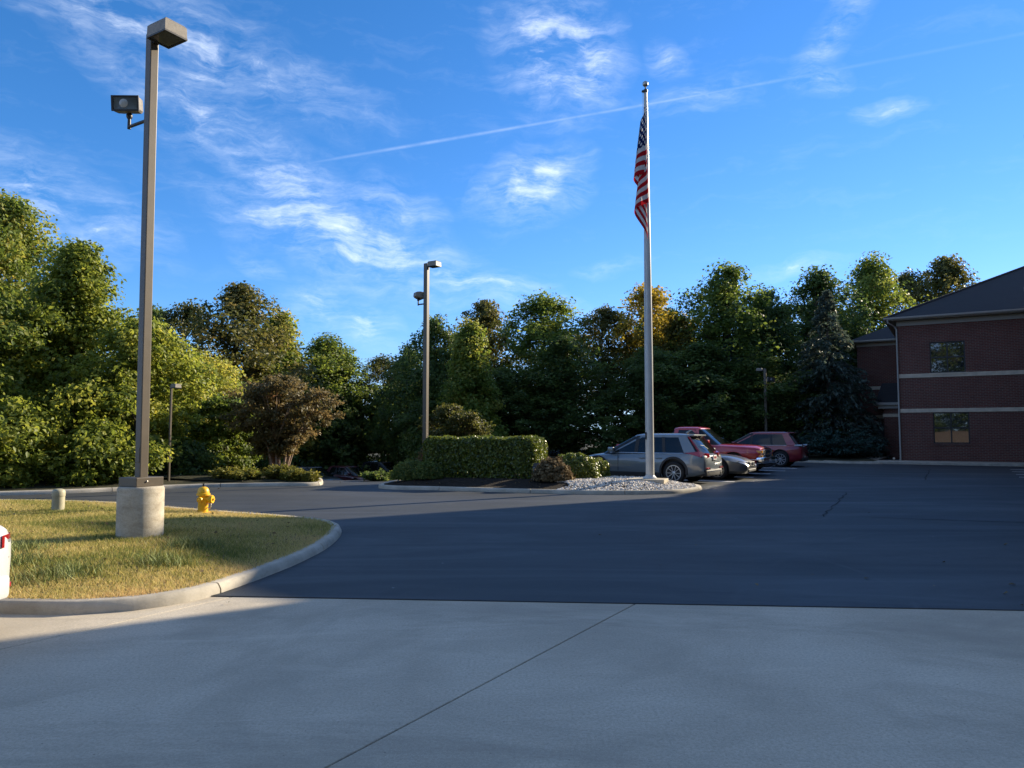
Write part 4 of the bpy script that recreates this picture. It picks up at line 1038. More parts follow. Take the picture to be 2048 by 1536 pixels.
# --- grass of the lawn: individual blades
def blades(name, n_, pts_fn, hgt, mat, label):
    P_ = pts_fn(n_); k_ = len(P_)
    ang = rng.random(k_) * 6.283; lean = rng.normal(0, .55, (k_, 2)); hh = hgt * rng.uniform(.3, 1.7, k_); w = .0038 * rng.uniform(.7, 1.6, k_)
    sx, sy = np.cos(ang) * w, np.sin(ang) * w
    a = P_ + np.stack([sx, sy, np.zeros(k_)], 1); b_ = P_ - np.stack([sx, sy, np.zeros(k_)], 1)
    t_ = P_ + np.stack([lean[:, 0] * hh, lean[:, 1] * hh, hh], 1)
    v_ = np.stack([a, b_, t_], 1).reshape(-1, 3)
    me = bpy.data.meshes.new(name); me.vertices.add(k_ * 3); me.vertices.foreach_set('co', v_.astype(np.float32).ravel())
    me.loops.add(k_ * 3); me.loops.foreach_set('vertex_index', np.arange(k_ * 3, dtype=np.int32))
    me.polygons.add(k_); me.polygons.foreach_set('loop_start', np.arange(0, k_ * 3, 3, dtype=np.int32))
    try: me.polygons.foreach_set('loop_total', np.full(k_, 3, dtype=np.int32))
    except Exception: pass
    x, y = P_[:, 0], P_[:, 1]
    patch = .42 + .30 * np.sin(x * 1.3 + 1.1 * np.sin(y * 1.7)) * np.cos(y * 1.1 + .8 * np.sin(x * 2.1)) + .12 * np.sin(5.1 * x + 3 * np.sin(3.3 * y)) * np.sin(4.3 * y)
    edge = np.array([lawn.rad(math.atan2(yy - lawn.c.y, xx - lawn.c.x)) - math.hypot(xx - lawn.c.x, yy - lawn.c.y) for xx, yy in zip(x, y)])
    ti = np.clip(patch + rng.normal(0, .22, k_) + .32 * np.exp(-np.clip(edge, 0, None) / .35) * (y < 11), 0, 1)
    at_ = me.attributes.new('tint', 'FLOAT', 'FACE'); at_.data.foreach_set('value', ti.astype(np.float32))
    me.materials.append(mat); me.update(calc_edges=True)
    return tag(link(name, me), label, 'grass', kind='stuff')
def lawn_pts_fn(n_):
    out = []
    # denser towards the viewer, where single blades can be told apart
    xs_ = rng.uniform(-17, -2.5, n_ * 3); ys_ = 6.7 + 10.2 * rng.random(n_ * 3) ** 1.5
    for x, y in zip(xs_, ys_):
        if x < -.78 * y - 1.2: continue
        if lawn.inside(x, y, -.03): out.append((x, y, lawn.z(x, y)))
        if len(out) >= n_: break
    return np.array(out)
blades('grass', 190000, lawn_pts_fn, .034, M['grass_blade'], 'dry yellow green grass blades of the small lawn')
def tuft_pts(n_):
    c_ = np.array([(-5.4, 8.2), (-4.6, 7.75), (-3.9, 8.5), (-6.2, 7.9), (-4.1, 9.6), (-5.9, 9.1)]); i_ = rng.integers(0, len(c_), n_)
    p = c_[i_] + rng.normal(0, .17, (n_, 2)); return np.array([(x, y, lawn.z(x, y)) for x, y in p if lawn.inside(x, y, .1)])
pmat('tuft_green', (.17, .20, .045), .6, noise=3, namp=.4)
blades('weed_tufts', 4200, tuft_pts, .085, M['tuft_green'], 'greener weed tufts standing in the dry lawn')

# --- white river gravel round the flagpole
def stones(name, n_, rgn, label, mat, r0, r1):
    oc = np.array([(1, 0, 0), (-1, 0, 0), (0, 1, 0), (0, -1, 0), (0, 0, 1), (0, 0, -1)], float); of = np.array([(0, 2, 4), (2, 1, 4), (1, 3, 4), (3, 0, 4), (2, 0, 5), (1, 2, 5), (3, 1, 5), (0, 3, 5)])
    V_, F_, k_ = [], [], 0
    while k_ < n_:
        x, y = rng.uniform(rgn[0], rgn[1]), rng.uniform(rgn[2], rgn[3])
        if not isl.inside(x, y, .02) or x < 1.35 + .25 * math.sin(y * 5) + max(0, (21.4 - y)) * -.05: continue
        s_ = rng.uniform(r0, r1) * np.array([rng.uniform(.7, 1.3), rng.uniform(.7, 1.3), rng.uniform(.4, .7)]); q = oc * s_ + rng.normal(0, r0 * .15, oc.shape)
        a = rng.random() * 6.28; c_, s2 = math.cos(a), math.sin(a); q = np.stack([q[:, 0] * c_ - q[:, 1] * s2, q[:, 0] * s2 + q[:, 1] * c_, q[:, 2]], 1)
        V_.append(q + np.array([x, y, isl.z(x, y) + s_[2] * rng.uniform(.2, .9)])); F_.append(of + 6 * k_); k_ += 1
    me = bpy.data.meshes.new(name); me.from_pydata(np.concatenate(V_).tolist(), [], np.concatenate(F_).tolist()); me.update()
    a_ = me.attributes.new('tint', 'FLOAT', 'FACE'); a_.data.foreach_set('value', np.repeat(rng.random(k_), 8).astype(np.float32))
    return tag(link(name, me, mat), label, 'gravel', kind='stuff')
leaf_mat('pebble', [(0, (.30, .25, .20)), (.25, (.60, .54, .46)), (.85, (.82, .76, .66)), (.93, (.74, .58, .44)), (1, (.60, .38, .26))], 0, .8, .3)
stones('gravel', 9500, (1.2, 5.5, 19.4, 23.8), 'white river gravel heaped round the flagpole foot', M['pebble'], .022, .046)

# --- fallen leaves on lawn, kerb foot and mulch
fl_ = []
for _ in range(260):
    x, y = rng.uniform(-12, -2.6), rng.uniform(6.9, 16)
    if lawn.inside(x, y, .05): fl_.append((x, y, lawn.z(x, y) + rng.uniform(.02, .05)))
for _ in range(160):
    x, y = rng.uniform(-3.5, 1.6), rng.uniform(20.2, 22.8)
    if isl.inside(x, y, .05): fl_.append((x, y, isl.z(x, y) + .012))
for _ in range(120):
    i = rng.integers(0, len(Bk)); p = Bk[i] + Bn[i] * rng.uniform(-.9, 1.5) ; fl_.append((p.x, p.y, H(p.x, p.y) + (.02 if (p - Bk[i]).dot(Bn[i]) < 0 else .16)))
for _ in range(24): fl_.append((rng.uniform(-6, 8), 7.0 + abs(rng.normal(0, 3.5)), .02))
fl_ = np.array(fl_)
tag(link('fallen_leaves', leaf_mesh('fallen_leaves', fl_, rng.normal(size=fl_.shape) * .35 + np.array([0, 0, 1.]), .045 * rng.uniform(.6, 1.5, len(fl_)), rng.random(len(fl_)), M['twig_dry'], 1.5)), 'scattered small dry fallen leaves on lawn, mulch and paving', 'leaves', kind='stuff')

# ================================================================== STREET FURNITURE
def lamp_post(x, y, z, hgt, label, side=.125, rz=TH, pedestal=True, flood=None, head=1.0, base_h=.0, flip=False):
    """square steel post, shoebox head on a short arm, optional flood light on a bracket"""
    root = empty('lamp_post', (x, y, z), rz); tag(root, label, 'lamp post', 'parking lot lamp posts')
    a = side / 2; zb = 0.0
    if pedestal:
        pr = [(.295, -.25), (.295, .66), (.285, .685), (.27, .695)]
        MB().lathe(pr, 40).build('pedestal', M['pedestal_concrete'], root, smooth=40)
        zb = .695
        bs = MB().bbox(-.20, .20, -.20, .20, zb + .001, zb + .125, .008)
        bc = bs.build('base_cover', M['bronze_paint'], root)
        MB().lathe([(.012, 0), (.012, .012), (.004, .016)], 10, M=Matrix.Translation((.201, -.05, zb + .07)) @ Matrix.Rotation(R(90), 4, 'Y')).build('screw', M['chain_steel'], bc)
    MB().bbox(-a, a, -a, a, zb + .002, hgt, .012).build('pole', M['bronze_paint'], root)
    if pedestal: MB().bbox(-.045, .045, -a - .006, -a + .01, zb + .32, zb + .52, .004).build('hand_hole_cover', M['bronze_paint'], root)
    s_ = head; f = -1 if flip else 1
    arm = MB().box(min(a * f, (a + .07) * f), max(a * f, (a + .07) * f), -.04, .04, hgt - .17 * s_, hgt - .05 * s_)
    arm.build('arm', M['dark_metal'], root)
    x0 = (a + .06) * f; x1 = x0 + .46 * s_ * f
    hd = MB(); lo, hi = min(x0, x1), max(x0, x1); w_ = .19 * s_
    t_ = hgt + .04 * s_; bt = hgt - .16 * s_
    hd.loft([[(lo + i_, -w_ + i_, zz), (hi - i_, -w_ + i_, zz), (hi - i_, w_ - i_, zz), (lo + i_, w_ - i_, zz)] for zz, i_ in ((bt, .0), (bt + .02, .004), (t_ - .03, .008), (t_, .03))])
    h_ = hd.build('lamp_head', M['housing_paint'], root)
    lens = MB().box(lo + .03, hi - .03, -w_ + .03, w_ - .03, bt - .012, bt - .001).build('lens', M['lens_glass'], h_)
    fr = MB()
    for (p0, p1, q0, q1) in ((lo, hi, -w_, -w_ + .028), (lo, hi, w_ - .028, w_), (lo, lo + .028, -w_ + .028, w_ - .028), (hi - .028, hi, -w_ + .028, w_ - .028)): fr.box(p0, p1, q0, q1, bt - .022, bt - .0015)
    fr.build('lens_frame', M['dark_metal'], h_)
    if flood:
        fz, yaw, arm_l, fs, fdir = flood
        fx = -(a + arm_l) * fdir
        br = MB().tube([(-a * fdir, 0, fz), (fx, 0, fz), ], .024, 10).tube([(fx, 0, fz - .03), (fx, 0, fz + .13)], [.026, .022], 10)
        bo = br.build('flood_bracket', M['dark_metal'], root, smooth=50)
        MB().lathe([(.03, 0), (.042, .02), (.042, .06), (.03, .08)], 12, M=Matrix.Translation((fx, 0, fz + .12))).build('knuckle', M['dark_metal'], bo, smooth=40)
        Mf = Matrix.Translation((fx, 0, fz + .31)) @ Matrix.Rotation(yaw - rz, 4, 'Z') @ Matrix.Rotation(R(8), 4, 'X')
        w2, h2, d2 = .205 * fs, .115 * fs, .13
        rings = []
        for yy, k_ in ((-d2, 1.0), (-d2 + .03, 1.0), (0, .96), (d2 * .7, .78), (d2, .6)):
            b_ = .025
            ring = [(w2 * k_ - b_, -h2 * k_), (w2 * k_, -h2 * k_ + b_), (w2 * k_, h2 * k_ - b_), (w2 * k_ - b_, h2 * k_), (-w2 * k_ + b_, h2 * k_), (-w2 * k_, h2 * k_ - b_), (-w2 * k_, -h2 * k_ + b_), (-w2 * k_ + b_, -h2 * k_)]
            rings.append([Mf @ Vector((px, yy, pz)) for px, pz in ring])
        fl = MB().loft(rings).build('flood_light', M['housing_paint'], root, smooth=30)
        MB().bbox(-w2 * .86, w2 * .86, -d2 - .012, -d2 - .001, -h2 * .8, h2 * .8, .004, M=Mf).build('flood_glass', M['lens_glass'], fl)
        MB().lathe([(.055, 0), (.062, .004), (.055, .008)], 20, M=Mf @ Matrix.Translation((-.02, -d2 - .0125, 0)) @ Matrix.Rotation(R(90), 4, 'X')).build('flood_bulb', M['lamp_glass'], fl, smooth=60)
        rim = MB()
        for (p0, p1, q0, q1) in ((-w2, w2, h2 * .82, h2), (-w2, w2, -h2, -h2 * .82), (-w2, -w2 * .87, -h2 * .82, h2 * .82), (w2 * .87, w2, -h2 * .82, h2 * .82)): rim.box(p0, p1, -d2 - .022, -d2 - .0005, q0, q1, M=Mf)
        rim.build('flood_frame', M['dark_metal'], fl)
    return root
lp0 = lamp_post(-5.07, 10.33, lawn.z(-5.07, 10.33) - .02, 7.10, 'tall square bronze lamp post on round concrete pedestal in the lawn', flood=(5.86, R(2), .44, .95, 1), head=.92)
lp0.rotation_euler = (0, R(-.62), TH)
lamp_post(-2.80, 24.3, .2, 6.95, 'square bronze lamp post rising behind the hedge', side=.145, pedestal=False, flood=(5.62, R(118), .26, .95, 1), head=.78)
lamp_post(-10.42, 22.9, .1, 2.97, 'short slim lamp post at the tree bed kerb', side=.062, pedestal=False, head=.55)
lamp_post(15.9, 47.0, .1, 5.55, 'far lamp post with flood light against the dark trees', side=.16, pedestal=False, flood=(4.55, R(20), .22, 1.25, -1), head=.8, flip=True)

# flagpole
FX, FY = 3.88, 21.2; FZ = isl.z(FX, FY)
foot = empty('flagpole_footing', (FX, FY, FZ), R(-20)); tag(foot, 'flat square concrete footing under the flagpole', 'footing')
MB().bbox(-.55, .45, -.42, .42, -.08, .055, .015).build('pad', M['pedestal_concrete'], foot)
fp = empty('flagpole', (FX, FY, FZ + .055)); tag(fp, 'tall white tapered flagpole with ball on top', 'flagpole')
PT = 11.15
MB().lathe([(.118, .0), (.118, .05), (.116, 3.5), (.098, 6.5), (.070, 9.5), (.052, PT)], 28).build('pole', M['pole_white'], fp, smooth=50)
MB().lathe([(.20, 0), (.20, .02), (.165, .05), (.125, .09), (.122, .11)], 28).build('collar', M['pole_white'], fp, smooth=40)
MB().lathe([(.060, PT), (.066, PT + .03), (.066, PT + .08), (.03, PT + .10), (.018, PT + .13), (.018, PT + .18)], 16).lathe([(.02, -.03), (.035, -.02), (.035, .02), (.02, .03)], 12, M=Matrix.Translation((-.085, -.04, PT + .02)) @ Matrix.Rotation(R(90), 4, 'X')).build('truck', M['dark_metal'], fp, smooth=40)
MB().lathe([(.012, PT + .17)] + [(.085 * math.sin(math.pi * i / 12), PT + .26 - .085 * math.cos(math.pi * i / 12)) for i in range(1, 12)] + [(.012, PT + .345)], 20).build('ball', M['ball_metal'], fp, smooth=80)
MB().tube([(-.10, -.07, 1.2), (-.095, -.065, 5), (-.09, -.05, PT)], .006, 5).build('halyard', M['plate_white'], fp)
MB().bbox(-.135, -.10, -.09, -.05, 1.1, 1.3, .008).build('cleat', M['dark_metal'], fp)

# flag hanging limp: hoist against the pole, fly fallen into folds
mfl = bpy.data.materials.new('flag_cloth'); mfl.use_nodes = True; t = NT(mfl.node_tree)
o_ = t.node('ShaderNodeOutputMaterial'); uv = t.node('ShaderNodeUVMap', uv_map='flag'); sp = t.node('ShaderNodeSeparateXYZ'); t.link(uv.outputs[0], sp.inputs[0])
fu, fv = sp.outputs[0], sp.outputs[1]
stripe = t.math('GREATER_THAN', t.math('MODULO', t.math('MULTIPLY', fv, 13), 2), 1)      # fv 0 at the top stripe
c = t.mix(stripe, (.42, .016, .022), (.62, .60, .56))
cant = t.math('MULTIPLY', t.math('LESS_THAN', fu, .4), t.math('LESS_THAN', fv, 7 / 13))
gx = t.math('MULTIPLY', fu, 11 / .4 / 2); gy = t.math('MULTIPLY', fv, 9 / (7 / 13) / 2)
def cell(ox, oy):
    dx = t.math('SUBTRACT', t.math('FRACT', t.math('ADD', gx, ox)), .5); dy = t.math('SUBTRACT', t.math('FRACT', t.math('ADD', gy, oy)), .5)
    return t.math('SQRT', t.math('ADD', t.math('MULTIPLY', dx, dx), t.math('MULTIPLY', dy, dy)))
star = t.math('LESS_THAN', t.math('MINIMUM', cell(0, 0), cell(.5, .5)), .21)
c = t.mix(cant, c, t.mix(star, (.012, .022, .085), (.60, .59, .56)))
bs_ = t.node('ShaderNodeBsdfDiffuse'); t.link(c, bs_.inputs[0]); tr_ = t.node('ShaderNodeBsdfTranslucent'); t.link(c, tr_.inputs[0])
mx_ = t.node('ShaderNodeMixShader'); mx_.inputs[0].default_value = .3; t.link(bs_.outputs[0], mx_.inputs[1]); t.link(tr_.outputs[0], mx_.inputs[2]); t.link(mx_.outputs[0], o_.inputs[0])
HO, FL = 1.85, 3.0; NU, NV = 60, 40; ZT = FZ + .055 + PT - .45
vs, fs, uvs = [], [], []
for j in range(NV + 1):
    hv = j / NV
    for i in range(NU + 1):
        u_ = i / NU
        drop = FL * (.70 * u_ ** 1.25 - .04 * u_)
        spread = .055 + .20 * min(1, (hv * .9 + .10)) * min(1, 2.5 * u_ + .1) * (1 - .45 * u_)
        side_ = math.sin(u_ * 13.5 + .9 * hv) * spread - .10 * min(1, u_ * 6) * (.35 + .75 * hv) - .015
        dep = math.cos(u_ * 13.5 + .6 * hv + .5) * spread * .8
        z_ = ZT - hv * HO - drop - .10 * math.sin(u_ * 13.5 + .9 * hv) * hv
        vs.append((FX - .06 + side_ * 1.05, FY - .13 - abs(dep) * .5 + dep * .35, z_)); uvs.append((u_, hv))
for j in range(NV):
    for i in range(NU): a = j * (NU + 1) + i; fs.append((a, a + 1, a + NU + 2, a + NU + 1))
me = bpy.data.meshes.new('flag'); me.from_pydata(vs, [], fs); ul = me.uv_layers.new(name='flag')
for lp in me.loops: ul.data[lp.index].uv = uvs[lp.vertex_index]
me.polygons.foreach_set('use_smooth', [True] * len(me.polygons)); me.update()
tag(link('flag', me, mfl), 'limp striped flag with star field hanging down the flagpole', 'flag')

# fire hydrant
hx, hy = -5.78, 14.15; hy_ = empty('fire_hydrant', (hx, hy, lawn.z(hx, hy) - .01), R(-25)); tag(hy_, 'yellow fire hydrant at the back edge of the lawn', 'hydrant')
MB().lathe([(.125, -.05), (.125, .035), (.092, .045), (.088, .33), (.096, .345)], 24).build('barrel', M['hydrant_yellow'], hy_, smooth=40)
MB().lathe([(.122, .346), (.122, .378), (.108, .385)], 24).build('flange', M['hydrant_yellow'], hy_, smooth=40)
bn_ = MB().lathe([(.105, .386), (.104, .42), (.092, .46), (.065, .492), (.03, .505)], 24).build('bonnet', M['hydrant_yellow'], hy_, smooth=50)
MB().lathe([(.022, .50), (.022, .53), (.016, .532), (.016, .56)], 5).build('stem_nut', M['dark_metal'], bn_)
MB().lathe([(.128, 0), (.14, .01), (.14, .03), (.128, .035)], 24, M=Matrix.Translation((0, 0, .0))).build('ground_flange', M['hydrant_yellow'], hy_, smooth=40)
def nozzle(ang, r, L_, z, nm):
    Mn = Matrix.Rotation(ang, 4, 'Z') @ Matrix.Translation((.06, 0, z)) @ Matrix.Rotation(R(90), 4, 'Y')
    q = MB().lathe([(r * .8, 0), (r * .8, L_ * .55), (r, L_ * .58), (r, L_ * .82), (r * .85, L_), (r * .3, L_)], 20, M=Mn).build(nm, M['hydrant_yellow'], hy_, smooth=40)
    MB().lathe([(r * .28, L_), (r * .28, L_ + .03)], 5, M=Mn).build('cap_nut', M['hydrant_yellow'], q)
nozzle(R(20), .082, .13, .27, 'pumper_nozzle'); nozzle(R(-70), .055, .10, .27, 'hose_nozzle'); nozzle(R(110), .055, .10, .27, 'hose_nozzle')
ch_ = [Vector((.17, .03, .20)).lerp(Vector((.09, .02, .12)), i / 10) + Vector((.03 * math.sin(i / 10 * 3.14), 0, -.05 * math.sin(i / 10 * 3.14))) for i in range(11)]
MB().tube(ch_, [.007 + .003 * (i % 2) for i in range(11)], 6).build('chain', M['chain_steel'], hy_)

# capped tan pipe marker in the lawn
mk = empty('pipe_marker', (-8.22, 13.7, lawn.z(-8.22, 13.7) - .02)); tag(mk, 'short tan capped utility pipe standing in the lawn', 'pipe marker')
MB().lathe([(.104, -.1), (.104, .335)], 28).build('pipe', M['tan_plastic'], mk, smooth=40)
MB().lathe([(.110, .28), (.111, .345), (.104, .375), (.085, .398), (.05, .41), (.01, .414)], 28).build('cap', M['tan_plastic'], mk, smooth=50)

# ground flood light aimed from beside the hedge
gl = empty('ground_floodlight', (.78, 21.75, isl.z(.78, 21.75)), R(160)); tag(gl, 'small dark ground floodlight by the right end of the hedge', 'floodlight')
MB().tube([(0, 0, -.05), (0, 0, .22)], .02, 8).build('stake', M['dark_metal'], gl)
Mg = Matrix.Translation((0, 0, .33)) @ Matrix.Rotation(R(-35), 4, 'X')
hb = MB().bbox(-.17, .17, -.10, .10, -.11, .11, .02, M=Mg).build('housing', M['dark_metal'], gl)
MB().bbox(-.15, .15, .1005, .112, -.09, .09, .003, M=Mg).build('glass', M['lamp_glass'], hb)

# ================================================================== VEHICLES
def wheel(parent, x, y, r, w, side, spokes=5, dark=False):
    """tyre with a rim of paired spokes; side = +1 left, -1 right"""
    Mw = Matrix.Translation((x, y, r)) @ Matrix.Rotation(R(90 if side < 0 else -90), 4, 'X')
    pr = [(r * .66, -w * .5), (r * .80, -w * .52), (r * .93, -w * .48), (r * .99, -w * .34), (r, 0), (r * .99, w * .34), (r * .93, w * .48), (r * .80, w * .52), (r * .68, w * .5), (r * .66, w * .3)]
    wh = MB().lathe(pr, 32, M=Mw, caps=False).build('wheel', M['rubber'], parent, smooth=50)
    MB().lathe([(r * .66, w * .36), (r * .55, w * .18), (r * .1, w * .16)], 24, M=Mw).build('rim_well', M['rim_dark'], wh, smooth=50)
    mb = MB(); k_ = 28
    mb.lathe([(r * .70, w * .47), (r * .70, w * .53), (r * .635, w * .53), (r * .625, w * .40)], 32, M=Mw, caps=False)
    for i in range(spokes):
        a = 2 * math.pi * i / spokes + .3
        for off in (-.17, .17):
            a0, a1 = a + off * .9, a + off * 1.75
            p0 = Vector((r * .12 * math.cos(a0), r * .12 * math.sin(a0), w * .44)); p1 = Vector((r * .64 * math.cos(a1), r * .64 * math.sin(a1), w * .49))
            d = (p1 - p0).normalized(); s_ = Vector((-d.y, d.x, 0)) * r * (.045 if not dark else .022)
            vs_ = [Mw @ q for q in (p0 - s_, p0 + s_, p1 + s_ * 1.1, p1 - s_ * 1.1)] + [Mw @ (q - Vector((0, 0, w * .1))) for q in (p0 - s_, p0 + s_, p1 + s_ * 1.1, p1 - s_ * 1.1)]
            mb.add(vs_, [(0, 1, 2, 3), (0, 4, 5, 1), (1, 5, 6, 2), (2, 6, 7, 3), (3, 7, 4, 0)])
            if dark:                                        # bright edged petals
                pass
    mb.lathe([(r * .15, w * .40), (r * .15, w * .47), (r * .08, w * .49)], 14, M=Mw)
    mb.build('rim', M['rim_alloy'], wh, smooth=30)
    return wh

def section(x, zb, zm, zt, wb, wm, wt, crown):
    """half hull section from keel to centre top, mirrored"""
    h = [(0, zb), (wb * .8, zb), (wb, zb + .03), (wm * .985, zb + (zm - zb) * .35), (wm, zm), (wm * .992, zm + (zt - zm) * .5), (wm * .965 if wt > wm * .9 else (wm + wt) / 2, zt - .035), (wt, zt), (wt * .66, zt + crown * .65), (0, zt + crown)]
    L_ = [Vector((x, y, z)) for y, z in h]; Rr = [Vector((x, -y, z)) for y, z in h[-2:0:-1]]
    return L_ + Rr

def hull(name, secs, arches, paint, parent):
    """lofted body with real wheel openings"""
    mb = MB().loft([section(*s_) for s_ in secs])
    me = mb.mesh(name); me.materials.append(paint); me.materials.append(M['black_plastic'])
    ob = bpy.data.objects.new(name, me); COL.objects.link(ob)
    cut = MB()
    for (ax, ar, aw, hw) in arches:
        for s_ in (-1, 1):
            Mc = Matrix.Translation((ax, s_ * hw, ar * .98)) @ Matrix.Rotation(R(90), 4, 'X')
            cut.lathe([(ar, -aw), (ar, aw)], 28, mi=1, M=Mc)
    cme = cut.mesh('cut'); cme.materials.append(paint); cme.materials.append(M['black_plastic']); co = bpy.data.objects.new('cut', cme); COL.objects.link(co)
    md = ob.modifiers.new('b', 'BOOLEAN'); md.object = co; md.operation = 'DIFFERENCE'; md.solver = 'EXACT'
    dg = bpy.context.evaluated_depsgraph_get(); dg.update()
    me2 = bpy.data.meshes.new_from_object(ob.evaluated_get(dg)); me2.name = name
    ob.modifiers.clear(); ob.data = me2
    bpy.data.objects.remove(co); me2.polygons.foreach_set('use_smooth', [True] * len(me2.polygons)); me2.set_sharp_from_angle(angle=R(32))
    ob.parent = parent
    return ob

def ring_at(xf, xr, w, z, rf=.25, rr=.25, wr=None):
    """plan outline of the cabin at one height, front to rear, rounded ends; 20 points"""
    wr = w if wr is None else wr
    pts = []
    for (cx_, sgn, rad, ww) in ((xf, 1, rf, w), (xr, -1, rr, wr)):
        pass
    out = []
    nseg = 4
    def corner(x, y, sx, sy, rad):
        q = []
        for i in range(nseg + 1):
            a = math.pi / 2 * i / nseg
            q.append((x - sx * rad * (1 - math.cos(a)), y - sy * .35 * rad * (1 - math.sin(a))) if True else None)
        return q
    fl = corner(xf, w, 1, 1, rf)          # from nose centre side to left side
    rl = corner(xr, wr, -1, 1, rr)[::-1]
    left = fl[::1] + rl
    # fl runs i=0: (xf, w-.35rf) .. i=n: (xf-rf, w)
    right = [(x, -y) for x, y in left[::-1]]
    return [Vector((x, y, z)) for x, y in left + right]

def vehicle(name, x, y, z, head, label, group, kind, paint, L=4.6, Wd=1.84, Hh=1.62, wr=.35, wb_=(1.36, -1.30), spec=None, cladding=True, details=True):
    """car built along +x (nose); kind: suv, sedan, hatch, pickup"""
    root = empty(name, (x, y, z), math.atan2(head[1], head[0])); tag(root, label, 'car' if kind != 'pickup' else 'pickup truck', group)
    P_ = M[paint]; hw = Wd / 2; xf, xr = L / 2, -L / 2
    if kind == 'suv':
        belt, hoodz, nose, gc = .60 * Hh, .565 * Hh, .47 * Hh, .19
        secs = [(xr, .42, .62, .80, hw * .70, hw * .80, hw * .76, .0), (xr + .05, .33, .62, belt - .06, hw * .80, hw * .90, hw * .82, .0), (xr + .22, .27, .62, belt + .02, hw * .88, hw * .975, hw * .86, .01), (xr + .7, gc, .62, belt + .02, hw * .92, hw, hw * .87, .02),
                (-.4, gc, .60, belt, hw * .93, hw * .995, hw * .87, .02), (.45, gc, .60, belt - .02, hw * .93, hw * .995, hw * .87, .02), (L * .20, gc, .60, belt - .03, hw * .93, hw, hw * .86, .03),
                (L * .27, gc, .60, hoodz + .02, hw * .92, hw, hw * .82, .045), (L * .36, gc + .02, .58, hoodz - .03, hw * .91, hw * .99, hw * .78, .05), (xf - .28, .24, .56, hoodz - .10, hw * .86, hw * .955, hw * .72, .045), (xf - .10, .26, .54, hoodz - .19, hw * .76, hw * .87, hw * .64, .03), (xf, .33, .53, hoodz - .32, hw * .62, hw * .73, hw * .56, .01)]
        cab = dict(bf=L * .275, br=xr + .15, tf=L * .035, tr=xr + .60, zb=belt - .02, zt=Hh - .085, wb=hw * .865, wt=hw * .69)
    elif kind == 'sedan':
        belt, hoodz = .62 * Hh, .585 * Hh; gc = .17
        secs = [(xr, .40, .60, .78, hw * .66, hw * .76, hw * .70, .0), (xr + .06, .30, .60, belt - .05, hw * .80, hw * .89, hw * .76, .01), (xr + .25, .24, .60, belt + .01, hw * .88, hw * .97, hw * .80, .02), (xr + .8, gc, .58, belt + .02, hw * .92, hw, hw * .85, .02),
                (-.3, gc, .56, belt, hw * .93, hw, hw * .87, .02), (.6, gc, .56, belt - .02, hw * .93, hw * .99, hw * .86, .02), (L * .19, gc, .56, belt - .03, hw * .93, hw * .99, hw * .84, .03),
                (L * .27, gc, .56, hoodz, hw * .92, hw * .99, hw * .80, .045), (L * .37, gc + .02, .55, hoodz - .05, hw * .9, hw * .975, hw * .76, .05), (xf - .28, .20, .52, hoodz - .13, hw * .84, hw * .93, hw * .68, .04), (xf - .09, .22, .50, hoodz - .22, hw * .74, hw * .84, hw * .60, .02), (xf, .30, .48, hoodz - .34, hw * .60, hw * .70, hw * .52, .01)]
        cab = dict(bf=L * .245, br=xr + .55, tf=L * .04, tr=xr + 1.25, zb=belt - .02, zt=Hh - .06, wb=hw * .85, wt=hw * .66)
    else:  # pickup
        belt, hoodz = .63 * Hh, .615 * Hh; gc = .30
        secs = [(xr, .58, .80, belt - .06, hw * .86, hw * .92, hw * .90, .0), (xr + .05, .52, .80, belt - .01, hw * .92, hw * .975, hw * .94, .0), (xr + .4, .45, .78, belt, hw * .93, hw, hw * .95, .0), (-.3, .42, .78, belt, hw * .93, hw, hw * .95, .0), (L * .18, .42, .78, belt - .01, hw * .93, hw, hw * .93, .02),
                (L * .24, .42, .78, hoodz + .01, hw * .93, hw, hw * .86, .05), (L * .38, .42, .78, hoodz - .02, hw * .93, hw, hw * .84, .06), (xf - .25, .42, .76, hoodz - .05, hw * .92, hw * .985, hw * .82, .06), (xf - .10, .46, .74, hoodz - .09, hw * .88, hw * .955, hw * .80, .04), (xf - .06, .50, .72, hoodz - .12, hw * .86, hw * .93, hw * .78, .02)]
        cab = dict(bf=L * .225, br=-L * .115, tf=L * .095, tr=-L * .085, zb=belt - .02, zt=Hh - .07, wb=hw * .88, wt=hw * .74)
    arches = [(wb_[0], wr + .055, .16, hw), (wb_[1], wr + .055, .16, hw)]
    body = hull('body', secs, arches, P_, root)
    zc0, zc1 = cab['zb'], cab['zt']
    # glasshouse with real curvature, then roof and pillars in paint
    rings = []
    for q in (0, .34, .68, 1.0):
        b_ = q ** 1.12
        rings.append(ring_at(cab['bf'] + (cab['tf'] - cab['bf']) * q, cab['br'] + (cab['tr'] - cab['br']) * q ** 1.1, cab['wb'] + (cab['wt'] - cab['wb']) * b_, zc0 + (zc1 - zc0) * q, .34, .26))
    gh = MB().loft(rings, cap=False); gh.add([v_ for v_ in rings[-1]], [tuple(range(len(rings[-1])))])
    glass = gh.build('glasshouse', M['car_glass'], root, smooth=40)
    top = rings[-1]; ctr = sum(top, Vector()) / len(top); rl = []
    for (k_, dz) in ((1.035, -.05), (1.025, -.012), (.955, .026), (.78, .060), (.45, .080), (.0, .086)):
        rl.append([Vector((ctr.x + (p.x - ctr.x) * k_, p.y * k_, zc1 + dz)) for p in top])
    roof_ = MB().loft(rl, cap=False).build('roof', P_, root, smooth=50)
    def side_pt(xb, xt, q, off=.006):
        """point on the cabin flank: q height share, between belt station xb and roof station xt"""
        b_ = q ** 1.12; w_ = cab['wb'] + (cab['wt'] - cab['wb']) * b_ + off
        return xb + (xt - xb) * q, w_, zc0 + (zc1 - zc0) * q
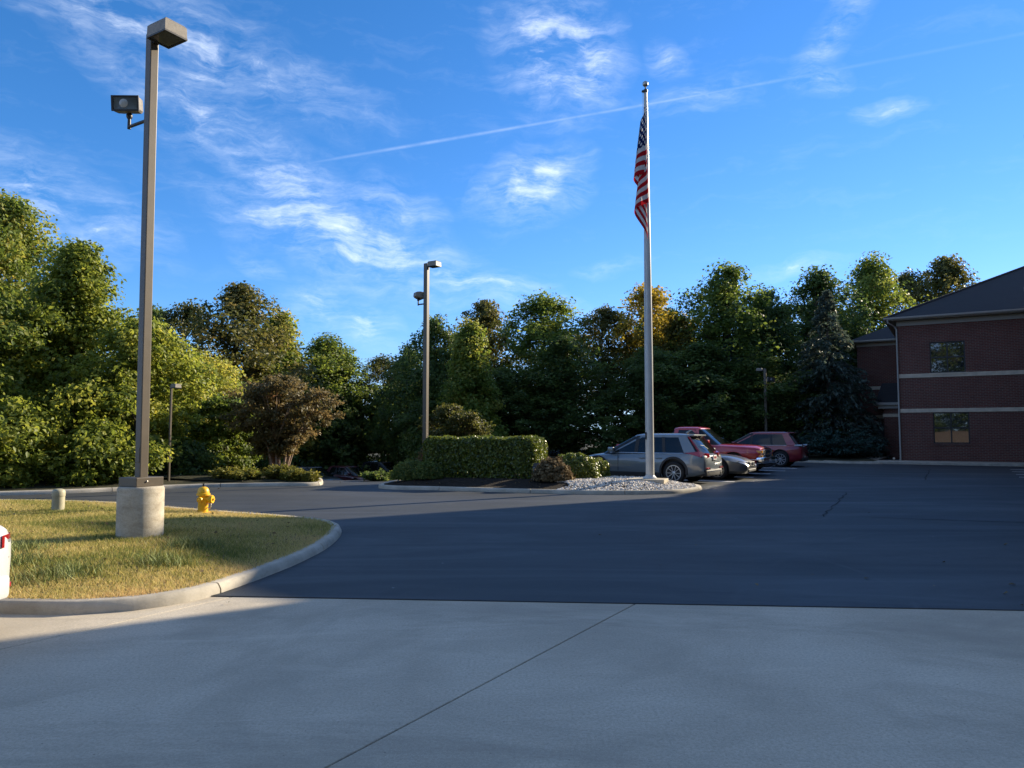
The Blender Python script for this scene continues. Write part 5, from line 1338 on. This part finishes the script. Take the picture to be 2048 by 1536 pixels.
    def pillar(nm, xb0, xb1, xt0, xt1, mat, off=.008, q0=0.0, q1=1.0):
        for s_ in (1, -1):
            vs_ = []
            for q in (q0, q0 + (q1 - q0) * .35, q0 + (q1 - q0) * .7, q1):
                for (a_, c_) in ((xb0, xt0), (xb1, xt1)):
                    px, py, pz = side_pt(a_, c_, q, off); vs_.append((px, py * s_, pz)); vs_.append((px, (py - .05) * s_, pz))
            fs_ = []
            for i in range(3):
                o0 = 4 * i; o1 = o0 + 4
                fs_ += [(o0, o0 + 2, o1 + 2, o1), (o0, o1, o1 + 1, o0 + 1), (o0 + 2, o0 + 3, o1 + 3, o1 + 2)]
            MB().add(vs_, fs_).build(nm, mat, root, smooth=30)
    bf, br_, tf, tr = cab['bf'], cab['br'], cab['tf'], cab['tr']
    pillar('front_pillar', bf - .36, bf - .28, tf - .40, tf - .28, P_)
    if kind == 'suv':
        pillar('door_pillar', -.02, .10, -.06, .06, M['black_plastic']); pillar('door_pillar', -.98, -.88, -.90, -.80, M['black_plastic'])
        pillar('rear_pillar', br_ + .12, br_ + .52, tr + .06, tr + .34, P_, .010)
    elif kind == 'sedan':
        pillar('door_pillar', -.05, .08, -.08, .04, M['black_plastic']); pillar('rear_pillar', br_ + .16, br_ + .58, tr + .10, tr + .34, P_, .010)
    else:
        pillar('door_pillar', .42, .54, .38, .5, P_); pillar('rear_pillar', br_ + .06, br_ + .22, tr + .06, tr + .22, P_, .010)
    for s_ in (1, -1):
        # bright belt strip, sill cladding, door seams, handles, mirrors
        strip = MB()
        xs_ = [bf - .30, .2, -.4, br_ + .55]
        strip.tube([(q, (cab['wb'] + .014) * s_, zc0 + .028) for q in xs_], .011, 6)
        strip.build('belt_trim', M['chrome'], root)
        if cladding:
            for (ax, ar) in ((wb_[0], wr + .055), (wb_[1], wr + .055)):
                vs_, fs_ = [], []
                for i in range(17):
                    a = math.pi * (-.06 + 1.12 * i / 16)
                    for rr_ in (ar - .01, ar + .055):
                        for dy in (-.03, .012): vs_.append((ax + rr_ * math.cos(a), (hw + dy) * s_, ar * .98 + rr_ * math.sin(a)))
                for i in range(16):
                    o0 = 4 * i; o1 = o0 + 4; fs_ += [(o0 + 1, o0 + 3, o1 + 3, o1 + 1), (o0 + 3, o0 + 2, o1 + 2, o1 + 3), (o0, o0 + 1, o1 + 1, o1)]
                MB().add(vs_, fs_).build('arch_cladding', M['black_plastic'], root, smooth=40)
        MB().bbox(wb_[1] + wr + .08, wb_[0] - wr - .08, min((hw - .06) * s_, (hw + .008) * s_), max((hw - .06) * s_, (hw + .008) * s_), secs[4][1] - .01, secs[4][1] + (.17 if cladding else .08), .015).build('sill', M['black_plastic'], root)
        for xd in ((.62 if kind == 'suv' else .72, -.42), (-.38, -.92)) if kind != 'pickup' else ((L * .19, 0), (.48, 0), (-L * .10, 0)):
            MB().box(xd[0] - .006, xd[0] + .006, min((hw * .985) * s_, (hw + .003) * s_), max((hw * .985) * s_, (hw + .003) * s_), secs[4][1] + .2, zc0 - .03).build('door_seam', M['black_plastic'], root)
        for xh in ((-.22, -.80) if kind != 'pickup' else (.62, -.35)):
            MB().bbox(xh - .10, xh + .10, min((hw - .02) * s_, (hw + .022) * s_), max((hw - .02) * s_, (hw + .022) * s_), zc0 - .15, zc0 - .115, .01).build('door_handle', M[paint] if kind != 'pickup' else M['chrome'], root)
        mr = MB().bbox(bf - .52, bf - .32, min((cab['wb'] + .05) * s_, (cab['wb'] + .26) * s_), max((cab['wb'] + .05) * s_, (cab['wb'] + .26) * s_), zc0 + .05, zc0 + .20, .03).build('mirror', P_, root, smooth=40)
        MB().box(bf - .529, bf - .521, min((cab['wb'] + .08) * s_, (cab['wb'] + .24) * s_), max((cab['wb'] + .08) * s_, (cab['wb'] + .24) * s_), zc0 + .075, zc0 + .18).build('mirror_glass', M['lens_glass'], mr)
    for wx in wb_:
        for s_ in (1, -1): wheel(root, wx, s_ * (hw - .115), wr, .215, s_, *(spec or (5, False)))
    # lamps, bumpers, plate
    nz = secs[-1][4 - 1] if False else hoodz - .26
    def onface(xp, y0, y1, z0, z1, d, mat, nm, sweep=0.0, front=True, th=.03):
        sg = 1 if front else -1
        vs_ = [(xp, y0, z0), (xp - sg * sweep, y1, z0 + d), (xp - sg * sweep, y1, z1 + d), (xp, y0, z1)]; vs_ += [(v_[0] + sg * th, v_[1], v_[2]) for v_ in vs_]
        return MB().add(vs_, [(0, 1, 2, 3), (4, 7, 6, 5), (0, 4, 5, 1), (1, 5, 6, 2), (2, 6, 7, 3), (3, 7, 4, 0)]).build(nm, mat, root, smooth=30)
    if kind != 'pickup':
        for s_ in (1, -1):
            onface(xf - .055, s_ * hw * .47, s_ * hw * .90, hoodz - .35, hoodz - .23, .05, M['clear_lamp'], 'headlight', .26, th=.05)
        gz = hoodz - .30
        MB().bbox(xf - .06, xf + .012, -hw * .40, hw * .40, gz - .10, gz + .09, .03).build('grille', M['black_plastic'], root)
        for i in range(4): MB().box(xf + .010, xf + .020, -hw * .36, hw * .36, gz - .07 + i * .04, gz - .055 + i * .04).build('grille_bar', M['chrome'], root)
        MB().lathe([(.05, 0), (.055, .008), (.03, .014)], 16, M=Matrix.Translation((xf + .012, 0, gz + .02)) @ Matrix.Rotation(R(90), 4, 'Y')).build('emblem', M['chrome'], root, smooth=50)
        MB().bbox(xf - .10, xf + .02, -hw * .55, hw * .55, .28, .38, .02).build('lower_grille', M['black_plastic'], root)
        MB().bbox(xr - .015, xr + .2, -hw * .80, hw * .80, .27, .47, .04).build('rear_bumper_lower', M['black_plastic'] if kind == 'suv' else P_, root, smooth=40)
    return root, secs, cab, hw, xf, xr, hoodz, belt

ROW = 'cars in the left parking row'
nE = (E2.x, E2.y); nW = (-E2.x, -E2.y)
# grey compact SUV, tail to the viewer's right
g = vehicle('parked_car', 4.48, 25.0, H(4.5, 25.0), (-.83, .555), 'grey compact SUV parked behind the flagpole, tail towards the lot', ROW, 'suv', 'paint_grey', 4.55, 1.84, 1.60, .355, (1.38, -1.28), spec=(5, True))
root, secs, cab, hw, xf, xr, hoodz, belt = g
for s_ in (1, -1):
    # boomerang tail lamps, reflectors
    vs_ = [(xr + .60, s_ * (hw * .935), belt + .02), (xr + .12, s_ * (hw * .965), belt - .10), (xr - .012, s_ * hw * .70, belt - .13), (xr - .005, s_ * hw * .44, belt - .10), (xr + .02, s_ * hw * .44, belt + .0), (xr + .045, s_ * hw * .70, belt + .02), (xr + .20, s_ * (hw * .90), belt + .07)]
    inner = [(v_[0] + .10, v_[1] * .93, v_[2]) for v_ in vs_]; k_ = len(vs_)
    MB().add(vs_ + inner, [tuple(range(k_))] + [(i, (i + 1) % k_, (i + 1) % k_ + k_, i + k_) for i in range(k_)]).build('tail_light', M['tail_red'], root)
    vs_ = [(xr + .17, s_ * hw * .80, belt + .04), (xr + .21, s_ * hw * .84, belt + .04), (xr + .58, s_ * hw * .705, 1.49), (xr + .55, s_ * hw * .67, 1.49)]
    inner = [(v_[0] + .05, v_[1] * .95, v_[2]) for v_ in vs_]
    MB().add(vs_ + inner, [(0, 1, 2, 3)] + [(i, (i + 1) % 4, (i + 1) % 4 + 4, i + 4) for i in range(4)]).build('tail_light_column', M['tail_red'], root)
    MB().bbox(xr - .03, xr + .04, min(s_ * hw * .52, s_ * hw * .82), max(s_ * hw * .52, s_ * hw * .82), .49, .54, .01).build('reflector', M['tail_red'], root)
MB().bbox(xr + .44, xr + .80, -hw * .62, hw * .62, 1.50, 1.55, .018).build('spoiler', M['paint_grey'], root, smooth=40)
MB().tube([(xr + .9, 0, 1.60), (xr + .78, 0, 1.68), (xr + .70, 0, 1.69)], [.035, .02, .004], 8).build('antenna_fin', M['paint_grey'], root, smooth=50)
pl = MB().bbox(xr - .035, xr - .005, -.155, .155, .76, .91, .005).build('license_plate', M['plate_white'], root)
for i in range(6): MB().box(xr - .039, xr - .0355, -.115 + i * .04, -.093 + i * .04, .80, .87).build('plate_mark', M['plate_red'], pl)
eb = MB().box(xr - .022, xr - .010, -.045, -.030, .955, 1.03).box(xr - .022, xr - .010, .030, .045, .955, 1.03).box(xr - .0218, xr - .0102, -.030, .030, .986, 1.0).build('emblem', M['chrome'], root)
MB().bbox(xr - .035, xr + .10, -hw * .70, hw * .70, .385, .435, .015).build('skid_plate', M['chrome'], root)
MB().tube([(xr - .03, -.55, .33), (xr + .2, -.55, .33)], .035, 10).build('exhaust', M['chrome'], root, smooth=50)
MB().tube([(xr + .20, 0, 1.10), (xr + .26, .22, 1.20), (xr + .30, .40, 1.22)], .010, 6).build('rear_wiper', M['black_plastic'], root)

# graphite sedan, nose to the lot
vehicle('parked_car', 6.25, 27.25, 0, nE, 'graphite sedan nosing out between grey SUV and red pickup', ROW, 'sedan', 'paint_graphite', 4.75, 1.84, 1.42, .34, (1.42, -1.36), spec=(9, False), cladding=False)

# red pickup
g = vehicle('pickup_truck', 7.15, 29.85, 0, nE, 'red crew cab pickup with chrome grille nosing out of the row', ROW, 'pickup', 'paint_red', 5.75, 2.0, 1.84, .40, (1.85, -1.75), spec=(6, False), cladding=False)
root, secs, cab, hw, xf, xr, hoodz, belt = g
gz = hoodz - .33
MB().bbox(xf - .10, xf + .01, -hw * .50, hw * .50, gz - .16, gz + .19, .02).build('grille', M['black_plastic'], root)
for zz in (gz - .16, gz + .0, gz + .16): MB().bbox(xf - .05, xf + .035, -hw * .50, hw * .50, zz - .018, zz + .03, .008).build('grille_bar', M['chrome'], root)
for s_ in (1, -1):
    for zz in (gz - .13, gz + .04):
        hl = MB().bbox(xf - .16, xf + .01, min(s_ * hw * .52, s_ * hw * .90), max(s_ * hw * .52, s_ * hw * .90), zz, zz + .13, .02).build('headlight', M['clear_lamp'], root)
        MB().bbox(xf - .20, xf + .014, min(s_ * hw * .78, s_ * hw * .955), max(s_ * hw * .78, s_ * hw * .955), zz + .01, zz + .12, .02).build('marker_lamp', M['amber_lamp'], hl)
    MB().bbox(xf - .4, xf + .03, min(s_ * hw * .955, s_ * hw * .99), max(s_ * hw * .955, s_ * hw * .99), gz - .2, gz - .17, .01).build('lamp_trim', M['chrome'], root)
MB().bbox(xf - .22, xf + .10, -hw * .97, hw * .97, .46, .72, .05).build('front_bumper', M['chrome'], root, smooth=30)
MB().bbox(xf - .18, xf + .06, -hw * .7, hw * .7, .33, .455, .03).build('air_dam', M['black_plastic'], root)
MB().bbox(xf + .10, xf + .112, -.17, .17, .54, .63, .004).build('front_plate', M['plate_white'], root)
MB().add([(xf + .036, y_, z_) for y_, z_ in ((-.13, gz - .005), (-.05, gz - .005), (-.05, gz + .02), (.05, gz + .02), (.05, gz + .005), (.13, gz + .005), (.13, gz + .045), (-.13, gz + .045))], [tuple(range(8))]).build('emblem', M['amber_lamp'], root, fix=False)
MB().box(xr + .1, -.75, -hw * .80, hw * .80, belt - .002, belt + .004).build('bed_cover', M['black_plastic'], root)
MB().bbox(xr - .10, xr + .12, -hw * .9, hw * .9, .5, .68, .04).build('rear_bumper', M['chrome'], root)

vehicle('parked_car', 8.75, 32.1, 0, nE, 'silver sedan whose nose shows right of the red pickup', ROW, 'sedan', 'paint_silver', 4.6, 1.8, 1.43, .33, (1.4, -1.34), spec=(5, False), cladding=False)
g = vehicle('parked_car', 11.95, 36.9, 0, nW, 'maroon crossover at the far end of the row', ROW, 'suv', 'paint_maroon', 4.6, 1.88, 1.68, .37, (1.40, -1.32), spec=(5, False), cladding=False)
root, secs, cab, hw, xf, xr, hoodz, belt = g
for s_ in (1, -1):
    MB().bbox(xr - .01, xr + .34, min(s_ * hw * .5, s_ * hw * .955), max(s_ * hw * .5, s_ * hw * .955), belt - .03, belt + .05, .03).build('tail_light', M['clear_lamp'], root)
MB().bbox(xr + .38, xr + .80, -hw * .62, hw * .62, 1.60, 1.635, .015).build('spoiler', M['paint_maroon'], root)
vehicle('parked_car', -.55, 31.0, H(-.5, 31.0) - .02, nE, 'pale blue car glimpsed between the hedge and the round bush', ROW, 'sedan', 'paint_lightblue', 4.5, 1.78, 1.42, .33, (1.36, -1.32), cladding=False)
LOW = 'dark cars in the lower lot'
for nm, x, y, kd, pt, hh, lab in (('parked_car', -13.9, 53.0, 'suv', 'paint_ink', 1.66, 'black crossover on the lower lot, left of the three dark cars'), ('parked_car', -11.7, 55.0, 'suv', 'paint_plum', 1.62, 'dark plum crossover in the middle of the lower lot cars'), ('parked_car', -9.6, 57.0, 'suv', 'paint_black', 1.85, 'big black SUV half hidden by the island tip bush')):
    vehicle(nm, x, y, H(x, y) + .01, (E2.x * .95 + .05, E2.y - .12), lab, LOW, kd, pt, 4.6, 1.86, hh, .36, (1.38, -1.3), cladding=False)

# white car cut off by the left picture edge, tail towards the viewer's right
g = vehicle('parked_car', -6.43, 5.50, 0, (-1, .03), 'white car tail cut off by the left picture edge', None, 'sedan', 'paint_white', 4.7, 1.82, 1.45, .34, (1.4, -1.36), cladding=False)
root, secs, cab, hw, xf, xr, hoodz, belt = g
for s_ in (1, -1):
    prof = [(-.012, .66), (.012, .76), (.045, .845), (.075, .895), (.15, .940), (.25, .975), (.45, 1.004)]
    vs_ = [(xr + a_, s_ * hw * b_, z_) for a_, b_ in prof for z_ in (.685, .785)]
    tl = MB().add(vs_, [(2 * i, 2 * i + 1, 2 * i + 3, 2 * i + 2) for i in range(len(prof) - 1)] ).build('tail_light', M['tail_red'], root, smooth=60, fix=False)
    vs_ = [(xr + a_ - .003, s_ * hw * (b_ + .003), z_) for a_, b_ in prof[1:5] for z_ in (.715, .745)]
    MB().add(vs_, [(2 * i, 2 * i + 1, 2 * i + 3, 2 * i + 2) for i in range(3)]).build('reverse_lamp', M['clear_lamp'], tl, smooth=60, fix=False)
    MB().tube([(xr + .01, s_ * hw * .78, .60), (xr + .12, s_ * hw * .955, .60), (xr + .45, s_ * hw * 1.004, .62)], .005, 5).build('bumper_seam', M['black_plastic'], root)
    MB().bbox(xr + .0, xr + .10, min(s_ * hw * .55, s_ * hw * .82), max(s_ * hw * .55, s_ * hw * .82), .36, .40, .008).build('reflector', M['tail_red'], root)
